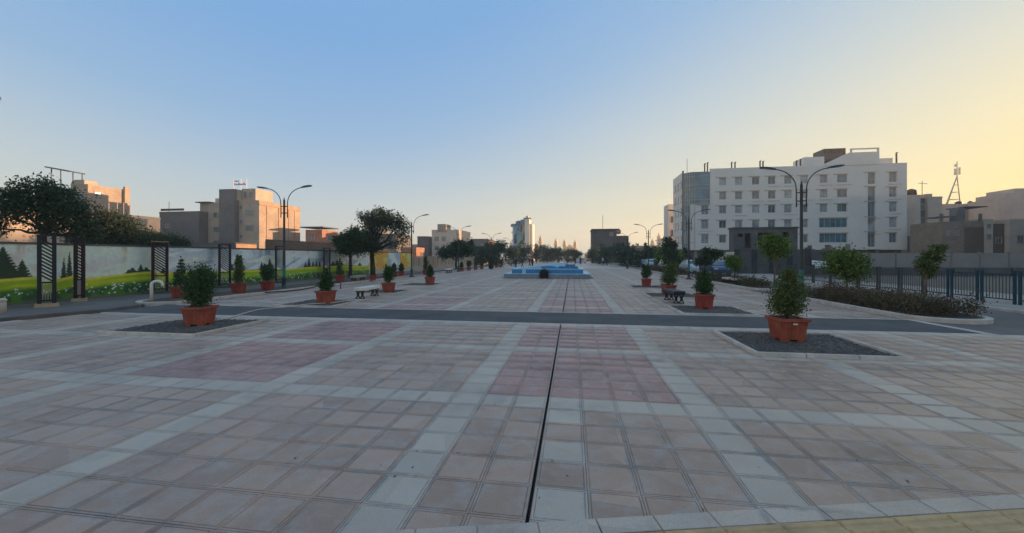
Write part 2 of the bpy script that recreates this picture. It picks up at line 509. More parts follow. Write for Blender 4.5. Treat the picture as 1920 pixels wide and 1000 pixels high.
def tile_mesh_verts():
    V = []; Fc = []
    for h, z in TILE_RINGS: V += ring(0, 0, h, z)
    for r in range(len(TILE_RINGS)-1):
        for k in range(4):
            k2 = (k+1) % 4
            Fc.append((r*4+k, r*4+k2, (r+1)*4+k2, (r+1)*4+k))
    e = (len(TILE_RINGS)-1)*4
    Fc.append((e, e+1, e+2, e+3))
    return np.array(V), np.array(Fc)
TV, TF = tile_mesh_verts()
paving = MB()
# bed of the paving (joints), left open under the drain slot
paving.poly([(-18,0.5,-0.022),(-0.33,0.5,-0.022),(-0.33,ROAD0,-0.022),(-18,ROAD0,-0.022)])
paving.poly([(-0.27,0.5,-0.022),(16,0.5,-0.022),(9.55,ROAD0,-0.022),(-0.27,ROAD0,-0.022)])
paving.poly([(PL-0.1,ROAD1,-0.022),(-0.33,ROAD1,-0.022),(-0.33,33,-0.022),(PL-0.1,33,-0.022)])
paving.poly([(-0.27,ROAD1,-0.022),(PR+0.15,ROAD1,-0.022),(PR+0.15,33,-0.022),(-0.27,33,-0.022)])
paving.poly([(PL-0.1,33,-0.022),(PR+0.15,33,-0.022),(PR+0.15,150,-0.022),(PL-0.1,150,-0.022)])
plaza = struct(paving.build('plaza_paving', M['grout']))
cls = ['tile_beige', 'tile_grey', 'tile_red']
tmesh = []
for c in cls:
    bm_ = MB(); bm_.v = [tuple(p) for p in TV]; bm_.f = [tuple(q) for q in TF]; bm_.m = [0]*len(TF)
    tmesh.append(bm_.mesh('paving_tile', M[c]))
def size_on_screen(t):
    p = [proj(t[0]+dx, t[1]+dy) for dx, dy in ((0,0),(T,0),(T,T),(0,T))]
    if any(q is None for q in p): return -1
    xs = [q[0] for q in p]; ys = [q[1] for q in p]
    if max(xs) < 0 or min(xs) > 1920 or min(ys) > 1000: return -1
    return (max(ys)-min(ys))*T*750/(t[1]+0.2)
near = [(size_on_screen(t), k) for k, t in enumerate(tiles) if t[3] == 'n']
near.sort(reverse=True)
single = set(k for s, k in near[:300] if s > 0)
for k in single:
    x, y, c, z = tiles[k]
    o = obj('paving_tile', tmesh[c], plaza, (x+T/2, y+T/2, random.uniform(-0.0012, 0.0012)))
    o.rotation_euler = (random.gauss(0, 0.0022), random.gauss(0, 0.0022), random.gauss(0, 0.0015))
for zone in ('n', 'f'):
    for c in range(3):
        sel = [t for k, t in enumerate(tiles) if t[3] == zone and t[2] == c and k not in single]
        if not sel: continue
        P = np.array([(t[0]+T/2, t[1]+T/2, 0) for t in sel])
        P[:, 2] = rng.uniform(-0.0012, 0.0012, len(sel))
        if zone == 'n': bv, bf = TV, TF
        else:
            bv = np.array(ring(0,0,0.197,-0.025)+ring(0,0,0.190,0.0)); bf = np.array([(0,1,5,4),(1,2,6,5),(2,3,7,6),(3,0,4,7),(4,5,6,7)])
        V = (P[:,None,:] + bv[None]).reshape(-1,3)
        tl = rng.normal(0, 0.0022, (len(sel), 2))
        V[:,2] += ((bv[None,:,0]*tl[:,None,0]) + (bv[None,:,1]*tl[:,None,1])).ravel()
        Q = (np.arange(len(sel))[:,None,None]*len(bv) + bf[None]).reshape(-1,4)
        stuff(obj('paving_tile_field', fastmesh('paving_tile_field', V, Q, M[cls[c]]), plaza))
# far paving beyond the built tiles
b = MB(); b.poly([(PL,62.95,-0.004),(PR+0.1,62.95,-0.004),(PR+0.1,150,-0.004),(PL,150,-0.004)])
struct(b.build('far_paving', M['tile_grey']))
# drain slot with steel lips
b = MB()
for y0, y1 in ((2.6, ROAD0), (ROAD1, 32.6)):
    b.box(-0.33,-0.318,y0,y1,-0.2,-0.024,0); b.box(-0.282,-0.27,y0,y1,-0.2,-0.024,0); b.box(-0.33,-0.27,y0,y1,-0.22,-0.2,0)
b.build('drain_channel', M['drain'], plaza)
b = MB()
for y0, y1 in ((2.6, ROAD0), (ROAD1, 32.6)):
    b.box(-0.318,-0.3145,y0,y1,-0.05,0.001); b.box(-0.2855,-0.282,y0,y1,-0.05,0.001)
b.build('drain_lip', M['steel'], plaza)

# rotated border row and yellow tactile strip at the camera's feet
ang = math.atan(BX)
brd = bpy.data.objects.new('border_paving', None); COL.objects.link(brd)
brd.location = (-1.4, border_y(-1.4), 0.006); brd.rotation_euler = (0,0,ang); struct(brd)
bb = MB(); bb.hexa([(-0.198,-0.158,-0.03),(0.198,-0.158,-0.03),(0.198,-0.002,-0.03),(-0.198,-0.002,-0.03)],
                   [(-0.194,-0.154,0.0),(0.194,-0.154,0.0),(0.194,-0.006,0.0),(-0.194,-0.006,0.0)])
bme = bb.mesh('border_tile', M['tile_grey'])
for i in range(22): obj('border_tile', bme, brd, (0.2+0.4*i, 0, random.uniform(-0.001,0.001)))
tac = bpy.data.objects.new('tactile_paving', None); COL.objects.link(tac)
tac.location = (-1.4, border_y(-1.4), 0.006); tac.rotation_euler = (0,0,ang); struct(tac)
tb = MB(); tb.hexa(ring(0,0,0.198,-0.03), ring(0,0,0.195,-0.002))
for r in range(5):
    yy = -0.16 + r*0.08
    tb.hexa([(-0.19,yy-0.022,-0.002),(0.19,yy-0.022,-0.002),(0.19,yy+0.022,-0.002),(-0.19,yy+0.022,-0.002)],
            [(-0.185,yy-0.012,0.009),(0.185,yy-0.012,0.009),(0.185,yy+0.012,0.009),(-0.185,yy+0.012,0.009)])
tme = tb.mesh('tactile_tile', M['tactile'])
for i in range(22):
    for r in range(2): obj('tactile_tile', tme, tac, (0.2+0.4*i, -0.36-0.4*r, 0))
b = MB(); b.poly([(-1.4,-6,-0.016),(12,-6,-0.016),(12,border_y(12)-0.2,-0.016),(-1.4,border_y(-1.4)-0.2,-0.016)])
struct(b.build('near_sidewalk', M['sidewalk']))

# cross road and service road on the right
b = MB(); b.poly([(-15.0,ROAD0,0.0),(9.55,ROAD0,0.0),(9.55,ROAD1,0.0),(-15.0,ROAD1,0.0)])
struct(b.build('cross_road', M['asphalt']))
b = MB()
b.poly([(9.55,9.6,-0.012),(14.2,9.6,-0.012),(14.2,60,-0.012),(9.55,60,-0.012)])
b.poly([(9.55,60,-0.012),(14.2,60,-0.012),(14.2,160,-0.012),(9.55,160,-0.012)])
b.poly([(9.55,9.6,-0.012),(11.4,7.2,-0.012),(30,7.2,-0.012),(14.2,9.6,-0.012)])
struct(b.build('service_road', M['asphalt_old']))
b = MB()
b.box(14.2,20.0,11.0,120,-0.08,0.06)
struct(b.build('right_sidewalk', M['sidewalk']))
b = MB(); b.box(14.05,14.2,11.0,120,-0.08,0.075); struct(b.build('kerb', M['kerb']))
def ribbon(name, pts, w, z0, z1, mt, closed=False):
    P = [np.array(p, float) for p in pts]; n = len(P); left = []; right = []
    for i in range(n):
        a = P[(i-1) % n] if closed else P[max(i-1,0)]; c = P[(i+1) % n] if closed else P[min(i+1,n-1)]
        t = (c-a)/np.linalg.norm(c-a); nn = np.array([-t[1], t[0]])
        left.append(P[i]+nn*w/2); right.append(P[i]-nn*w/2)
    mb = MB(); rg = range(n) if closed else range(n-1)
    c_ = 0.012
    for i in range(n):
        l, r = left[i], right[i]; u = (l-r)/np.linalg.norm(l-r)*c_
        mb.v += [(l[0],l[1],z0),(l[0],l[1],z1-c_),(l[0]-u[0],l[1]-u[1],z1),(r[0]+u[0],r[1]+u[1],z1),(r[0],r[1],z1-c_),(r[0],r[1],z0)]
    for i in rg:
        j = (i+1) % n
        for k in range(5): mb.face((i*6+k, i*6+k+1, j*6+k+1, j*6+k))
    if not closed:
        mb.face([0,1,2,3,4,5]); e = (n-1)*6; mb.face([e+5,e+4,e+3,e+2,e+1,e])
    return mb.mesh(name, mt)
def arc(cx, cy, r, a0, a1, n=8):
    return [(cx+r*math.cos(a0+(a1-a0)*i/n), cy+r*math.sin(a0+(a1-a0)*i/n)) for i in range(n+1)]
# right kerb line of the plaza (flush, pale)
struct(obj('kerb', ribbon('kerb', [(10.6,8.4),(9.9,9.6),(9.5,10.7),(9.43,12.9)], 0.16, -0.08, 0.014, M['kerb'])))
struct(obj('kerb', ribbon('kerb', [(-14.9,ROAD0+0.02),(-4,ROAD0+0.02),(9.4,ROAD0+0.02)], 0.09, -0.05, 0.005, M['kerb'])))
struct(obj('kerb', ribbon('kerb', [(-14.6,ROAD1-0.02),(-4,ROAD1-0.02),(9.35,ROAD1-0.02)], 0.09, -0.05, 0.005, M['kerb'])))
# left: apron, planting strip, walk along the painted wall
b = MB(); b.prism([(-30,4),(-16.1,4),(-15.75,8.8),(-15.5,9.8),(-15.1,10.9),(-15.4,12.3),(-16.4,13.2),(-16.9,14.5),(-17.0,48),(-30,48)], -0.08, 0.05)
struct(b.build('left_apron', M['asphalt_old']))
struct(obj('kerb', ribbon('kerb', [(-16.1,4),(-15.75,8.8),(-15.5,9.8),(-15.1,10.9),(-15.25,12.0)], 0.14, -0.08, 0.085, M['kerb_dark'])))
isl = arc(-15.75, 13.55, 0.85, PI*1.02, PI*1.62, 8) + [(-14.85,13.1),(-14.75,16.8),(-14.7,30),(-14.7,90)]
struct(obj('kerb', ribbon('kerb', isl, 0.16, -0.08, 0.10, M['kerb'])))
b = MB(); b.prism([(-16.5,13.2),(-15.9,12.8),(-14.9,13.2),(-14.8,16.8),(-14.78,90),(-16.9,90),(-16.9,14.6)], -0.08, 0.07)
struct(b.build('planting_strip', M['soil']))
b = MB(); b.prism([(-30,48),(-17.0,48),(-17.0,150),(-30,150)], -0.08, 0.045)
struct(b.build('left_walk', M['sidewalk']))

# ------------------------------------------------------------------ gravel beds under the pots
def pebbles(x0, x1, y0, y1, n, smin, smax, z):
    V = []; Q = []
    base = np.array([(-1,-1,-0.5),(1,-1,-0.5),(1,1,-0.5),(-1,1,-0.5),(-0.6,-0.6,0.6),(0.6,-0.6,0.6),(0.6,0.6,0.6),(-0.6,0.6,0.6)])
    q = np.array([(4,5,6,7),(0,1,5,4),(1,2,6,5),(2,3,7,6),(3,0,4,7)])
    for i in range(n):
        s = rng.uniform(smin, smax); a = rng.uniform(0, PI)
        R = np.array([[math.cos(a),-math.sin(a),0],[math.sin(a),math.cos(a),0],[0,0,1]])
        bv = base * np.array([s*rng.uniform(0.7,1.4), s, s*0.7]) * rng.uniform(0.75,1.25,(8,3))
        V.append(bv @ R.T + np.array([rng.uniform(x0,x1), rng.uniform(y0,y1), z])); Q.append(q + 8*i)
    return np.concatenate(V), np.concatenate(Q)
ORD = ['nearest', 'second', 'third', 'fourth']
for (side, k), (x0, x1, y0, y1) in beds.items():
    sd = 'right' if side == 'r' else 'left'
    lab = {('r',0): 'dark gravel bed with grey kerb under the nearest pot on the right',
           ('l',0): 'dark gravel bed with broken low kerb under the nearest pot on the left',
           ('r',1): 'gravel bed just behind the asphalt strip on the right, black bench behind it',
           ('l',1): 'gravel bed just behind the asphalt strip on the left, crossed by white hose',
           ('r',2): 'gravel bed behind the black bench on the right of the plaza',
           ('l',2): 'gravel bed behind the white bench on the left of the plaza',
           ('r',3): 'farthest gravel bed on the right side of the plaza',
           ('l',3): 'farthest gravel bed on the left side of the plaza'}[(side,k)]
    t = thing('gravel_bed', lab, 'gravel bed', ((x0+x1)/2, (y0+y1)/2, 0), 0, 'gravel beds in two rows along the plaza')
    w, d = (x1-x0)/2, (y1-y0)/2; kw = 0.09; kh = 0.065 if k == 0 else 0.05
    def edge(a, c, e, f_):
        g = MB(); g.hexa([(a,e,-0.08),(c,e,-0.08),(c,f_,-0.08),(a,f_,-0.08)], [(a+.008,e+.008,kh),(c-.008,e+.008,kh),(c-.008,f_-.008,kh),(a+.008,f_-.008,kh)])
        o = g.build('kerb_stone', M['kerb'], t); o.rotation_euler = (0,0,random.gauss(0,0.002)); return o
    n = 3
    for q in range(n):
        xa = -w + 2*w*q/n + 0.003; xb = -w + 2*w*(q+1)/n - 0.003
        edge(xa, xb, -d, -d+kw)
        if not (side == 'l' and k == 0 and q > 0): edge(xa, xb, d-kw, d)
        ya = -d+kw + (2*d-2*kw)*q/n + 0.003; yb = -d+kw + (2*d-2*kw)*(q+1)/n - 0.003
        edge(-w, -w+kw, ya, yb) if not (side == 'l' and k == 0) else None
        edge(w-kw, w, ya, yb)
    # uneven gravel surface
    nx = 26
    gx, gy = np.meshgrid(np.linspace(-w+kw,w-kw,nx), np.linspace(-d+kw,d-kw,nx))
    gz = 0.022 + rng.normal(0, 0.006, gx.shape) + 0.012*np.sin(gx*3+k)*np.cos(gy*2.3)
    V = np.stack([gx.ravel(), gy.ravel(), gz.ravel()], 1)
    Q = np.array([(i*nx+j, i*nx+j+1, (i+1)*nx+j+1, (i+1)*nx+j) for i in range(nx-1) for j in range(nx-1)])
    obj('gravel_surface', fastmesh('gravel_surface', V, Q, M['gravel']), t)
    V, Q = pebbles(-w+kw, w-kw, -d+kw, d-kw, 1500 if k == 0 else 500, 0.008, 0.02, 0.033)
    stuff(obj('pebbles', fastmesh('pebbles', V, Q, M['gravel']), t))

# ------------------------------------------------------------------ foliage
def leaf_cloud(clumps, n, size, spread=0.22, per=30, elong=1.8, up=0.3, seed=0, shell=0.55):
    """leaf-sized rhombic faces gathered in twig clusters spread through ellipsoid clumps"""
    r = np.random.default_rng(seed)
    vol = np.array([c[3]*c[4]*c[5] for c in clumps])**0.75
    vol = vol*np.array([c[6] if len(c) > 6 else 1 for c in clumps])
    nc = max(1, n//per)
    ci = r.choice(len(clumps), nc, p=vol/vol.sum())
    C = np.array([c[:3] for c in clumps])[ci]; R = np.array([c[3:6] for c in clumps])[ci]
    d = r.normal(size=(nc,3)); d /= np.linalg.norm(d,axis=1,keepdims=True)
    rad = r.uniform(0,1,(nc,1))**(shell)
    cen = C + d*R*rad
    sp = spread*R.mean(1)[:,None]
    k = r.integers(0, nc, n)
    P = cen[k] + r.normal(size=(n,3))*sp[k]
    s = size*r.uniform(0.6,1.4,(n,1))
    a = r.normal(size=(n,3)); a[:,2] += up*0.3; a /= np.linalg.norm(a,axis=1,keepdims=True)
    bb_ = np.cross(a, r.normal(size=(n,3))); bb_ /= np.linalg.norm(bb_,axis=1,keepdims=True)
    nn = np.cross(a, bb_)
    V = np.stack([P-a*s*elong*0.5, P+bb_*s*0.5+nn*s*0.12, P+a*s*elong*0.5, P-bb_*s*0.5+nn*s*0.12], 1).reshape(-1,3)
    Q = np.arange(n*4).reshape(-1,4)
    return V, Q, cen
def limb(mb, a, c, r0, r1, seg=6, wob=0.08, n=5, rr=random):
    a = np.array(a, float); c = np.array(c, float); Ln = np.linalg.norm(c-a); pts = []; rd = []
    for i in range(n+1):
        t = i/n; p = a + (c-a)*t
        if 0 < i < n: p = p + np.array([rr.gauss(0,1),rr.gauss(0,1),rr.gauss(0,0.5)])*wob*Ln*0.5
        pts.append(p); rd.append(r0+(r1-r0)*t)
    mb.tube(pts, rd, seg)
def tree(name, label, loc, trunk_h, r0, clumps, n, leaf, leafmat, group=None, bark='bark', lean=(0,0), seed=1, nl=14, spread=0.2, per=30, cat='tree', shell=0.55):
    rr = random.Random(seed)
    t = thing(name, label, cat, loc, 0, group)
    mb = MB()
    top = (lean[0], lean[1], trunk_h)
    mid = (lean[0]*0.4+rr.gauss(0,0.03), lean[1]*0.4, trunk_h*0.5)
    mb.tube([(0,0,-0.1),(0.01,0,trunk_h*0.12),mid,top], [r0*1.35,r0*1.05,r0*0.9,r0*0.75], 9)
    V, Q, cen = leaf_cloud(clumps, n, leaf, spread=spread, per=per, seed=seed, shell=shell)
    # main limbs to the clumps, then twigs to clusters
    for c in clumps:
        limb(mb, top, c[:3], r0*0.5, r0*0.16, 6, 0.12, 5, rr)
    for q in range(min(nl*3, len(cen))):
        e = cen[rr.randrange(len(cen))]
        c = min(clumps, key=lambda c: sum((c[i]-e[i])**2 for i in range(3)))
        limb(mb, c[:3], e, r0*0.14, r0*0.05, 4, 0.15, 3, rr)
    mb.build('trunk', M[bark], t, True)
    obj('crown', fastmesh('crown', V, Q, M[leafmat]), t)
    return t

# ------------------------------------------------------------------ pots with shrubs
def pot_meshes(red=False):
    mt = M['pot_red'] if red else M['pot']
    w1, w0, h = 0.272, 0.212, 0.45
    # corrugated wall: outline with shallow vertical ribs
    def outline(w, rib):
        pts = []; n = 12
        for (ax, ay, bx_, by_) in ((-1,-1,1,-1),(1,-1,1,1),(1,1,-1,1),(-1,1,-1,-1)):
            for i in range(n):
                u = i/n; x = ax+(bx_-ax)*u; y = ay+(by_-ay)*u
                off = rib if (i % 2 and 0 < i) else 0
                nx_, ny_ = (by_-ay)/2, -(bx_-ax)/2
                pts.append((x*w + nx_*-off, y*w + ny_*-off))
        return pts
    body = MB()
    body.hexa([(x,y,0.045) for x,y in outline(w0,0.009)], [(x,y,h-0.02) for x,y in outline(w1-0.02,0.009)])
    foot = MB()
    foot.box(-0.06, 0.06, -0.06, 0.06, 0, 0.047)
    rim = MB()
    o1, i1 = w1+0.012, w1-0.028
    for (x0,x1,y0,y1) in ((-o1,o1,-o1,-i1),(-o1,o1,i1,o1),(-o1,-i1,-i1,i1),(i1,o1,-i1,i1)):
        rim.hexa([(x0,y0,h-0.045),(x1,y0,h-0.045),(x1,y1,h-0.045),(x0,y1,h-0.045)],[(x0,y0,h+0.012),(x1,y0,h+0.012),(x1,y1,h+0.012),(x0,y1,h+0.012)])
    soil = MB(); soil.box(-i1,i1,-i1,i1,h-0.06,h-0.018)
    lab = MB(); lab.box(-0.045,0.045,-(w1-0.018)-0.006,-(w1-0.018)+0.004,h-0.105,h-0.075)
    return dict(pot=body.mesh('pot', mt), rim=rim.mesh('rim', mt), foot=foot.mesh('foot', mt), soil=soil.mesh('soil', M['soil']), sticker=lab.mesh('sticker', M['white']))
POT = {False: pot_meshes(False), True: pot_meshes(True)}
def shrub_meshes(kind, seed):
    rr = random.Random(seed)
    mb = MB()
    z0 = 0.42
    if kind == 'bushy':
        cl = [(0,0,0.95,0.36,0.36,0.36),(0.08,-0.05,0.68,0.30,0.30,0.20),(-0.12,0.08,1.22,0.26,0.26,0.24),(0.16,0.1,1.15,0.22,0.22,0.25),(-0.2,-0.12,0.85,0.2,0.2,0.25)]
        n, ls, mt, sp, per = 7500, 0.031, 'leaf_pot', 0.3, 12
    elif kind == 'loose':
        cl = [(0,0,0.86,0.31,0.31,0.32),(0.05,0.0,1.10,0.25,0.25,0.22),(-0.12,0.05,0.70,0.26,0.26,0.2),(0.14,0.1,0.72,0.24,0.22,0.2),(0.03,0,1.28,0.16,0.16,0.14),(0.05,0.02,1.40,0.09,0.09,0.1)]
        n, ls, mt, sp, per = 5200, 0.028, 'leaf_olive', 0.33, 10
    elif kind == 'cone':
        cl = [(0,0,0.66,0.25,0.25,0.2),(0,0,0.85,0.21,0.21,0.2),(0,0,1.03,0.14,0.14,0.16),(0,0,1.17,0.07,0.07,0.1)]
        n, ls, mt, sp, per = 3600, 0.032, 'leaf_pot', 0.2, 16
    elif kind == 'tall':
        cl = [(0,0,0.75,0.2,0.2,0.25),(0.02,0,1.15,0.22,0.2,0.3),(-0.02,0,1.5,0.16,0.16,0.22),(0.02,0.0,1.75,0.1,0.1,0.14)]
        n, ls, mt, sp, per = 2200, 0.045, 'leaf_olive', 0.25, 14
    elif kind == 'spruce':
        cl = []
        for i in range(8):
            z = 0.62+i*0.13; r_ = 0.36*(1-i/8.3)
            for a in range(6):
                w_ = a*PI/3+i*0.5
                cl.append((r_*0.55*math.cos(w_), r_*0.55*math.sin(w_), z, r_*0.5+0.03, r_*0.5+0.03, 0.045))
        cl.append((0,0,1.68,0.04,0.04,0.1))
        n, ls, mt, sp, per = 2200, 0.035, 'leaf_pot', 0.25, 12
    else:   # 'dome'
        cl = [(0,0,0.8,0.33,0.33,0.3),(0.02,0,1.05,0.27,0.27,0.25),(-0.14,0,1.2,0.14,0.14,0.14)]
        n, ls, mt, sp, per = 2400, 0.045, 'leaf_pot', 0.2, 16
    V, Q, cen = leaf_cloud(cl, n, ls, spread=sp, per=per, seed=seed, shell=0.42, elong=1.9)
    keep = V.reshape(-1,4,3)[:,:,2].min(1) > z0+0.03
    V = V.reshape(-1,4,3)[keep].reshape(-1,3); Q = np.arange(len(V)).reshape(-1,4)
    hz = max(c[2] for c in cl)
    limb(mb, (0,0,z0-0.02), (0,0,hz), 0.022, 0.006, 6, 0.02, 6, rr)
    for i in range(18):
        e = cen[rr.randrange(len(cen))]
        limb(mb, (rr.gauss(0,0.02),rr.gauss(0,0.02),z0+0.02+max(0,(e[2]-z0))*0.4*rr.random()), e, 0.008, 0.003, 4, 0.1, 3, rr)
    return dict(foliage=fastmesh('foliage', V, Q, M[mt]), stem=mb.mesh('stem', M['bark'], True))
SHR = {k: shrub_meshes(k, i+3) for i, k in enumerate(('bushy','loose','cone','tall','spruce','dome'))}
def potted(label, x, y, kind, rz=0.0, red=False, z=0.0, s=1.0, sx=1.0, sticker=False, group='terracotta pots with shrubs'):
    t = thing('potted_shrub', label, 'potted plant', (x,y,z), rz, group)
    t.scale = (s, s, s)
    for k_, me in POT[red].items():
        if k_ == 'sticker' and not sticker: continue
        if k_ == 'foot':
            for fx in (-0.14, 0.14):
                for fy in (-0.14, 0.14): obj(k_, me, t, (fx, fy, 0))
        else: obj(k_, me, t)
    f = obj('foliage', SHR[kind]['foliage'], t, None, random.uniform(-0.5,0.5)); f.scale = (sx, sx, 1)
    obj('stem', SHR[kind]['stem'], t)
    return t
gb = 0.03
potted('large terracotta pot with dense dark round bush, nearest on the left', -9.5, 9.0, 'bushy', 0.16, False, gb, 1.04, 0.80)
potted('terracotta pot with small white sticker and loose olive bush, nearest on the right', 4.48, 9.2, 'loose', 0.10, False, gb, 1.04, 0.86, True)
potted('terracotta pot with cone shrub behind the asphalt strip, left side', -9.2, 13.9, 'cone', 0.1, False, gb, 1.05)
potted('dark red pot with egg-shaped shrub behind the asphalt strip, right side', 4.45, 14.5, 'cone', -0.1, True, gb, 1.05, 1.12)
potted('terracotta pot with rounded shrub just behind the white bench', -9.1, 18.9, 'dome', 0.05, False, gb, 1.0, 0.82)
tp = potted('tilted terracotta pot with loose bush behind the black bench', 4.45, 19.7, 'loose', 0.3, False, gb, 0.98, 1.0)
tp.rotation_euler = (0.05, 0.06, 0.3)
potted('terracotta pot with cone shrub in the farthest left gravel bed', -9.1, 24.8, 'cone', 0.0, False, gb, 1.0, 1.0)
potted('red pot with shrub in the farthest right gravel bed', 4.35, 24.7, 'dome', 0.0, True, gb, 0.98, 0.85)
# along the painted wall
potted('red pot with small spruce beside the white cane-shaped pipe', -16.3, 14.6, 'spruce', 0.15, True, 0.06, 1.02)
potted('red pot with tall narrow shrub in front of a dark trellis', -15.9, 17.1, 'tall', 0.3, True, 0.06, 1.0)
potted('red pot with drooping dome shrub between trellis and lamp post', -15.6, 18.6, 'dome', 0.3, True, 0.06, 1.0)
potted('red pot with thin spruce standing left of the forked tree', -15.9, 25.6, 'spruce', 0.2, True, 0.06, 1.0, 0.8)
potted('red pot lying at the foot of the forked tree', -14.5, 27.6, 'dome', 0.5, True, 0.06, 0.85, 0.35)
potted('left one of two close red pots with cone shrubs beyond the forked tree', -15.4, 33.0, 'cone', 0.1, True, 0.06, 0.98)
potted('right one of two close red pots with cone shrubs beyond the forked tree', -14.9, 33.4, 'cone', 0.4, True, 0.06, 0.98)
potted('red pot with tall dark shrub beyond the second left lamp post', -14.1, 37.2, 'tall', 0.1, True, 0.06, 1.0)
for i, (px_, y_, kd, lb) in enumerate((
    (-13.55, 48.0, 'cone', 'red pot right beside the third left lamp post'),
    (-13.4, 51.0, 'dome', 'dark red pot, second in the far left row past the third lamp post'),
    (-13.1, 53.5, 'tall', 'red pot with thin tall shrub, third in the far left row'),
    (-12.9, 56.3, 'cone', 'red pot, fourth in the far left row before the black cypress'),
    (-12.7, 63.0, 'cone', 'red pot, first of the distant trio past the black cypress'),
    (-12.5, 65.5, 'cone', 'red pot, middle of the distant trio past the black cypress'),
    (-12.3, 68.0, 'dome', 'red pot with round shrub, last of the distant trio on the left'))):
    potted(lb, px_, y_, kd, 0.1*i, True, 0.0, 1.0)

# ------------------------------------------------------------------ benches
def leg_mesh(w=0.40, h=0.344):
    mb = MB()
    # cast lyre-shaped pair of legs joined by a bar (profile in X-Z, thickness in Y)
    for s in (-1, 1):
        cx = s*w*0.25
        prof = [(0.09,0.0),(0.09,0.05),(0.05,0.1),(0.04,0.18),(0.06,0.26),(0.085,0.31),(0.088,h)]
        for (ra, za), (rb, zb) in zip(prof[:-1], prof[1:]):
            for q in (-1, 1):
                xa0, xa1 = cx+q*(ra-0.035 if ra > 0.06 else 0.0), cx+q*ra
                xb0, xb1 = cx+q*(rb-0.035 if rb > 0.06 else 0.0), cx+q*rb
                lo, hi = sorted((xa0, xa1)); lo2, hi2 = sorted((xb0, xb1))
                mb.hexa([(lo,-0.03,za),(hi,-0.03,za),(hi,0.03,za),(lo,0.03,za)], [(lo2,-0.03,zb),(hi2,-0.03,zb),(hi2,0.03,zb),(lo2,0.03,zb)])
        mb.box(cx-0.09, cx+0.09, -0.04, 0.04, -0.0, 0.025)
    mb.box(-w/2, w/2, -0.026, 0.026, h-0.03, h)
    return mb.mesh('leg_frame', M['iron'])
LEG = leg_mesh()
def bench(label, x, y, rz, slabmat, length=1.5, z=0.0, cat='bench'):
    t = thing('bench', label, cat, (x,y,z), rz, 'cast iron legged benches')
    hl = length/2
    mb = MB()
    c = 0.015
    mb.hexa([(-0.21,-hl,0.345),(0.21,-hl,0.345),(0.21,hl,0.345),(-0.21,hl,0.345)], [(-0.21,-hl,0.455),(0.21,-hl,0.455),(0.21,hl,0.455),(-0.21,hl,0.455)])
    mb.hexa([(-0.21,-hl,0.455),(0.21,-hl,0.455),(0.21,hl,0.455),(-0.21,hl,0.455)], [(-0.21+c,-hl+c,0.47),(0.21-c,-hl+c,0.47),(0.21-c,hl-c,0.47),(-0.21+c,hl-c,0.47)])
    mb.build('seat', slabmat, t)
    for yy in (-hl+0.12, hl-0.12):
        obj('leg_frame', LEG, t, (0,yy,0))
    return t
bench('white stone slab bench with black lyre legs, left side of plaza', -8.95, 16.55, 0.0, M['bench_slab'])
bench('black lyre-legged bench seen end on beside the right gravel beds', 4.0, 16.75, 0.06, M['iron'])
bench('grey stone bench at the foot of the forked tree', -14.9, 26.2, 0.05, M['sidewalk'])
bench('pale bench by the kerb near the third left lamp post', -13.6, 43.0, 0.0, M['bench_slab'])
bench('dark bench with pale seat in front of the reddish hedge on the right', 9.95, 27.0, 0.1, M['kerb'], 1.7)

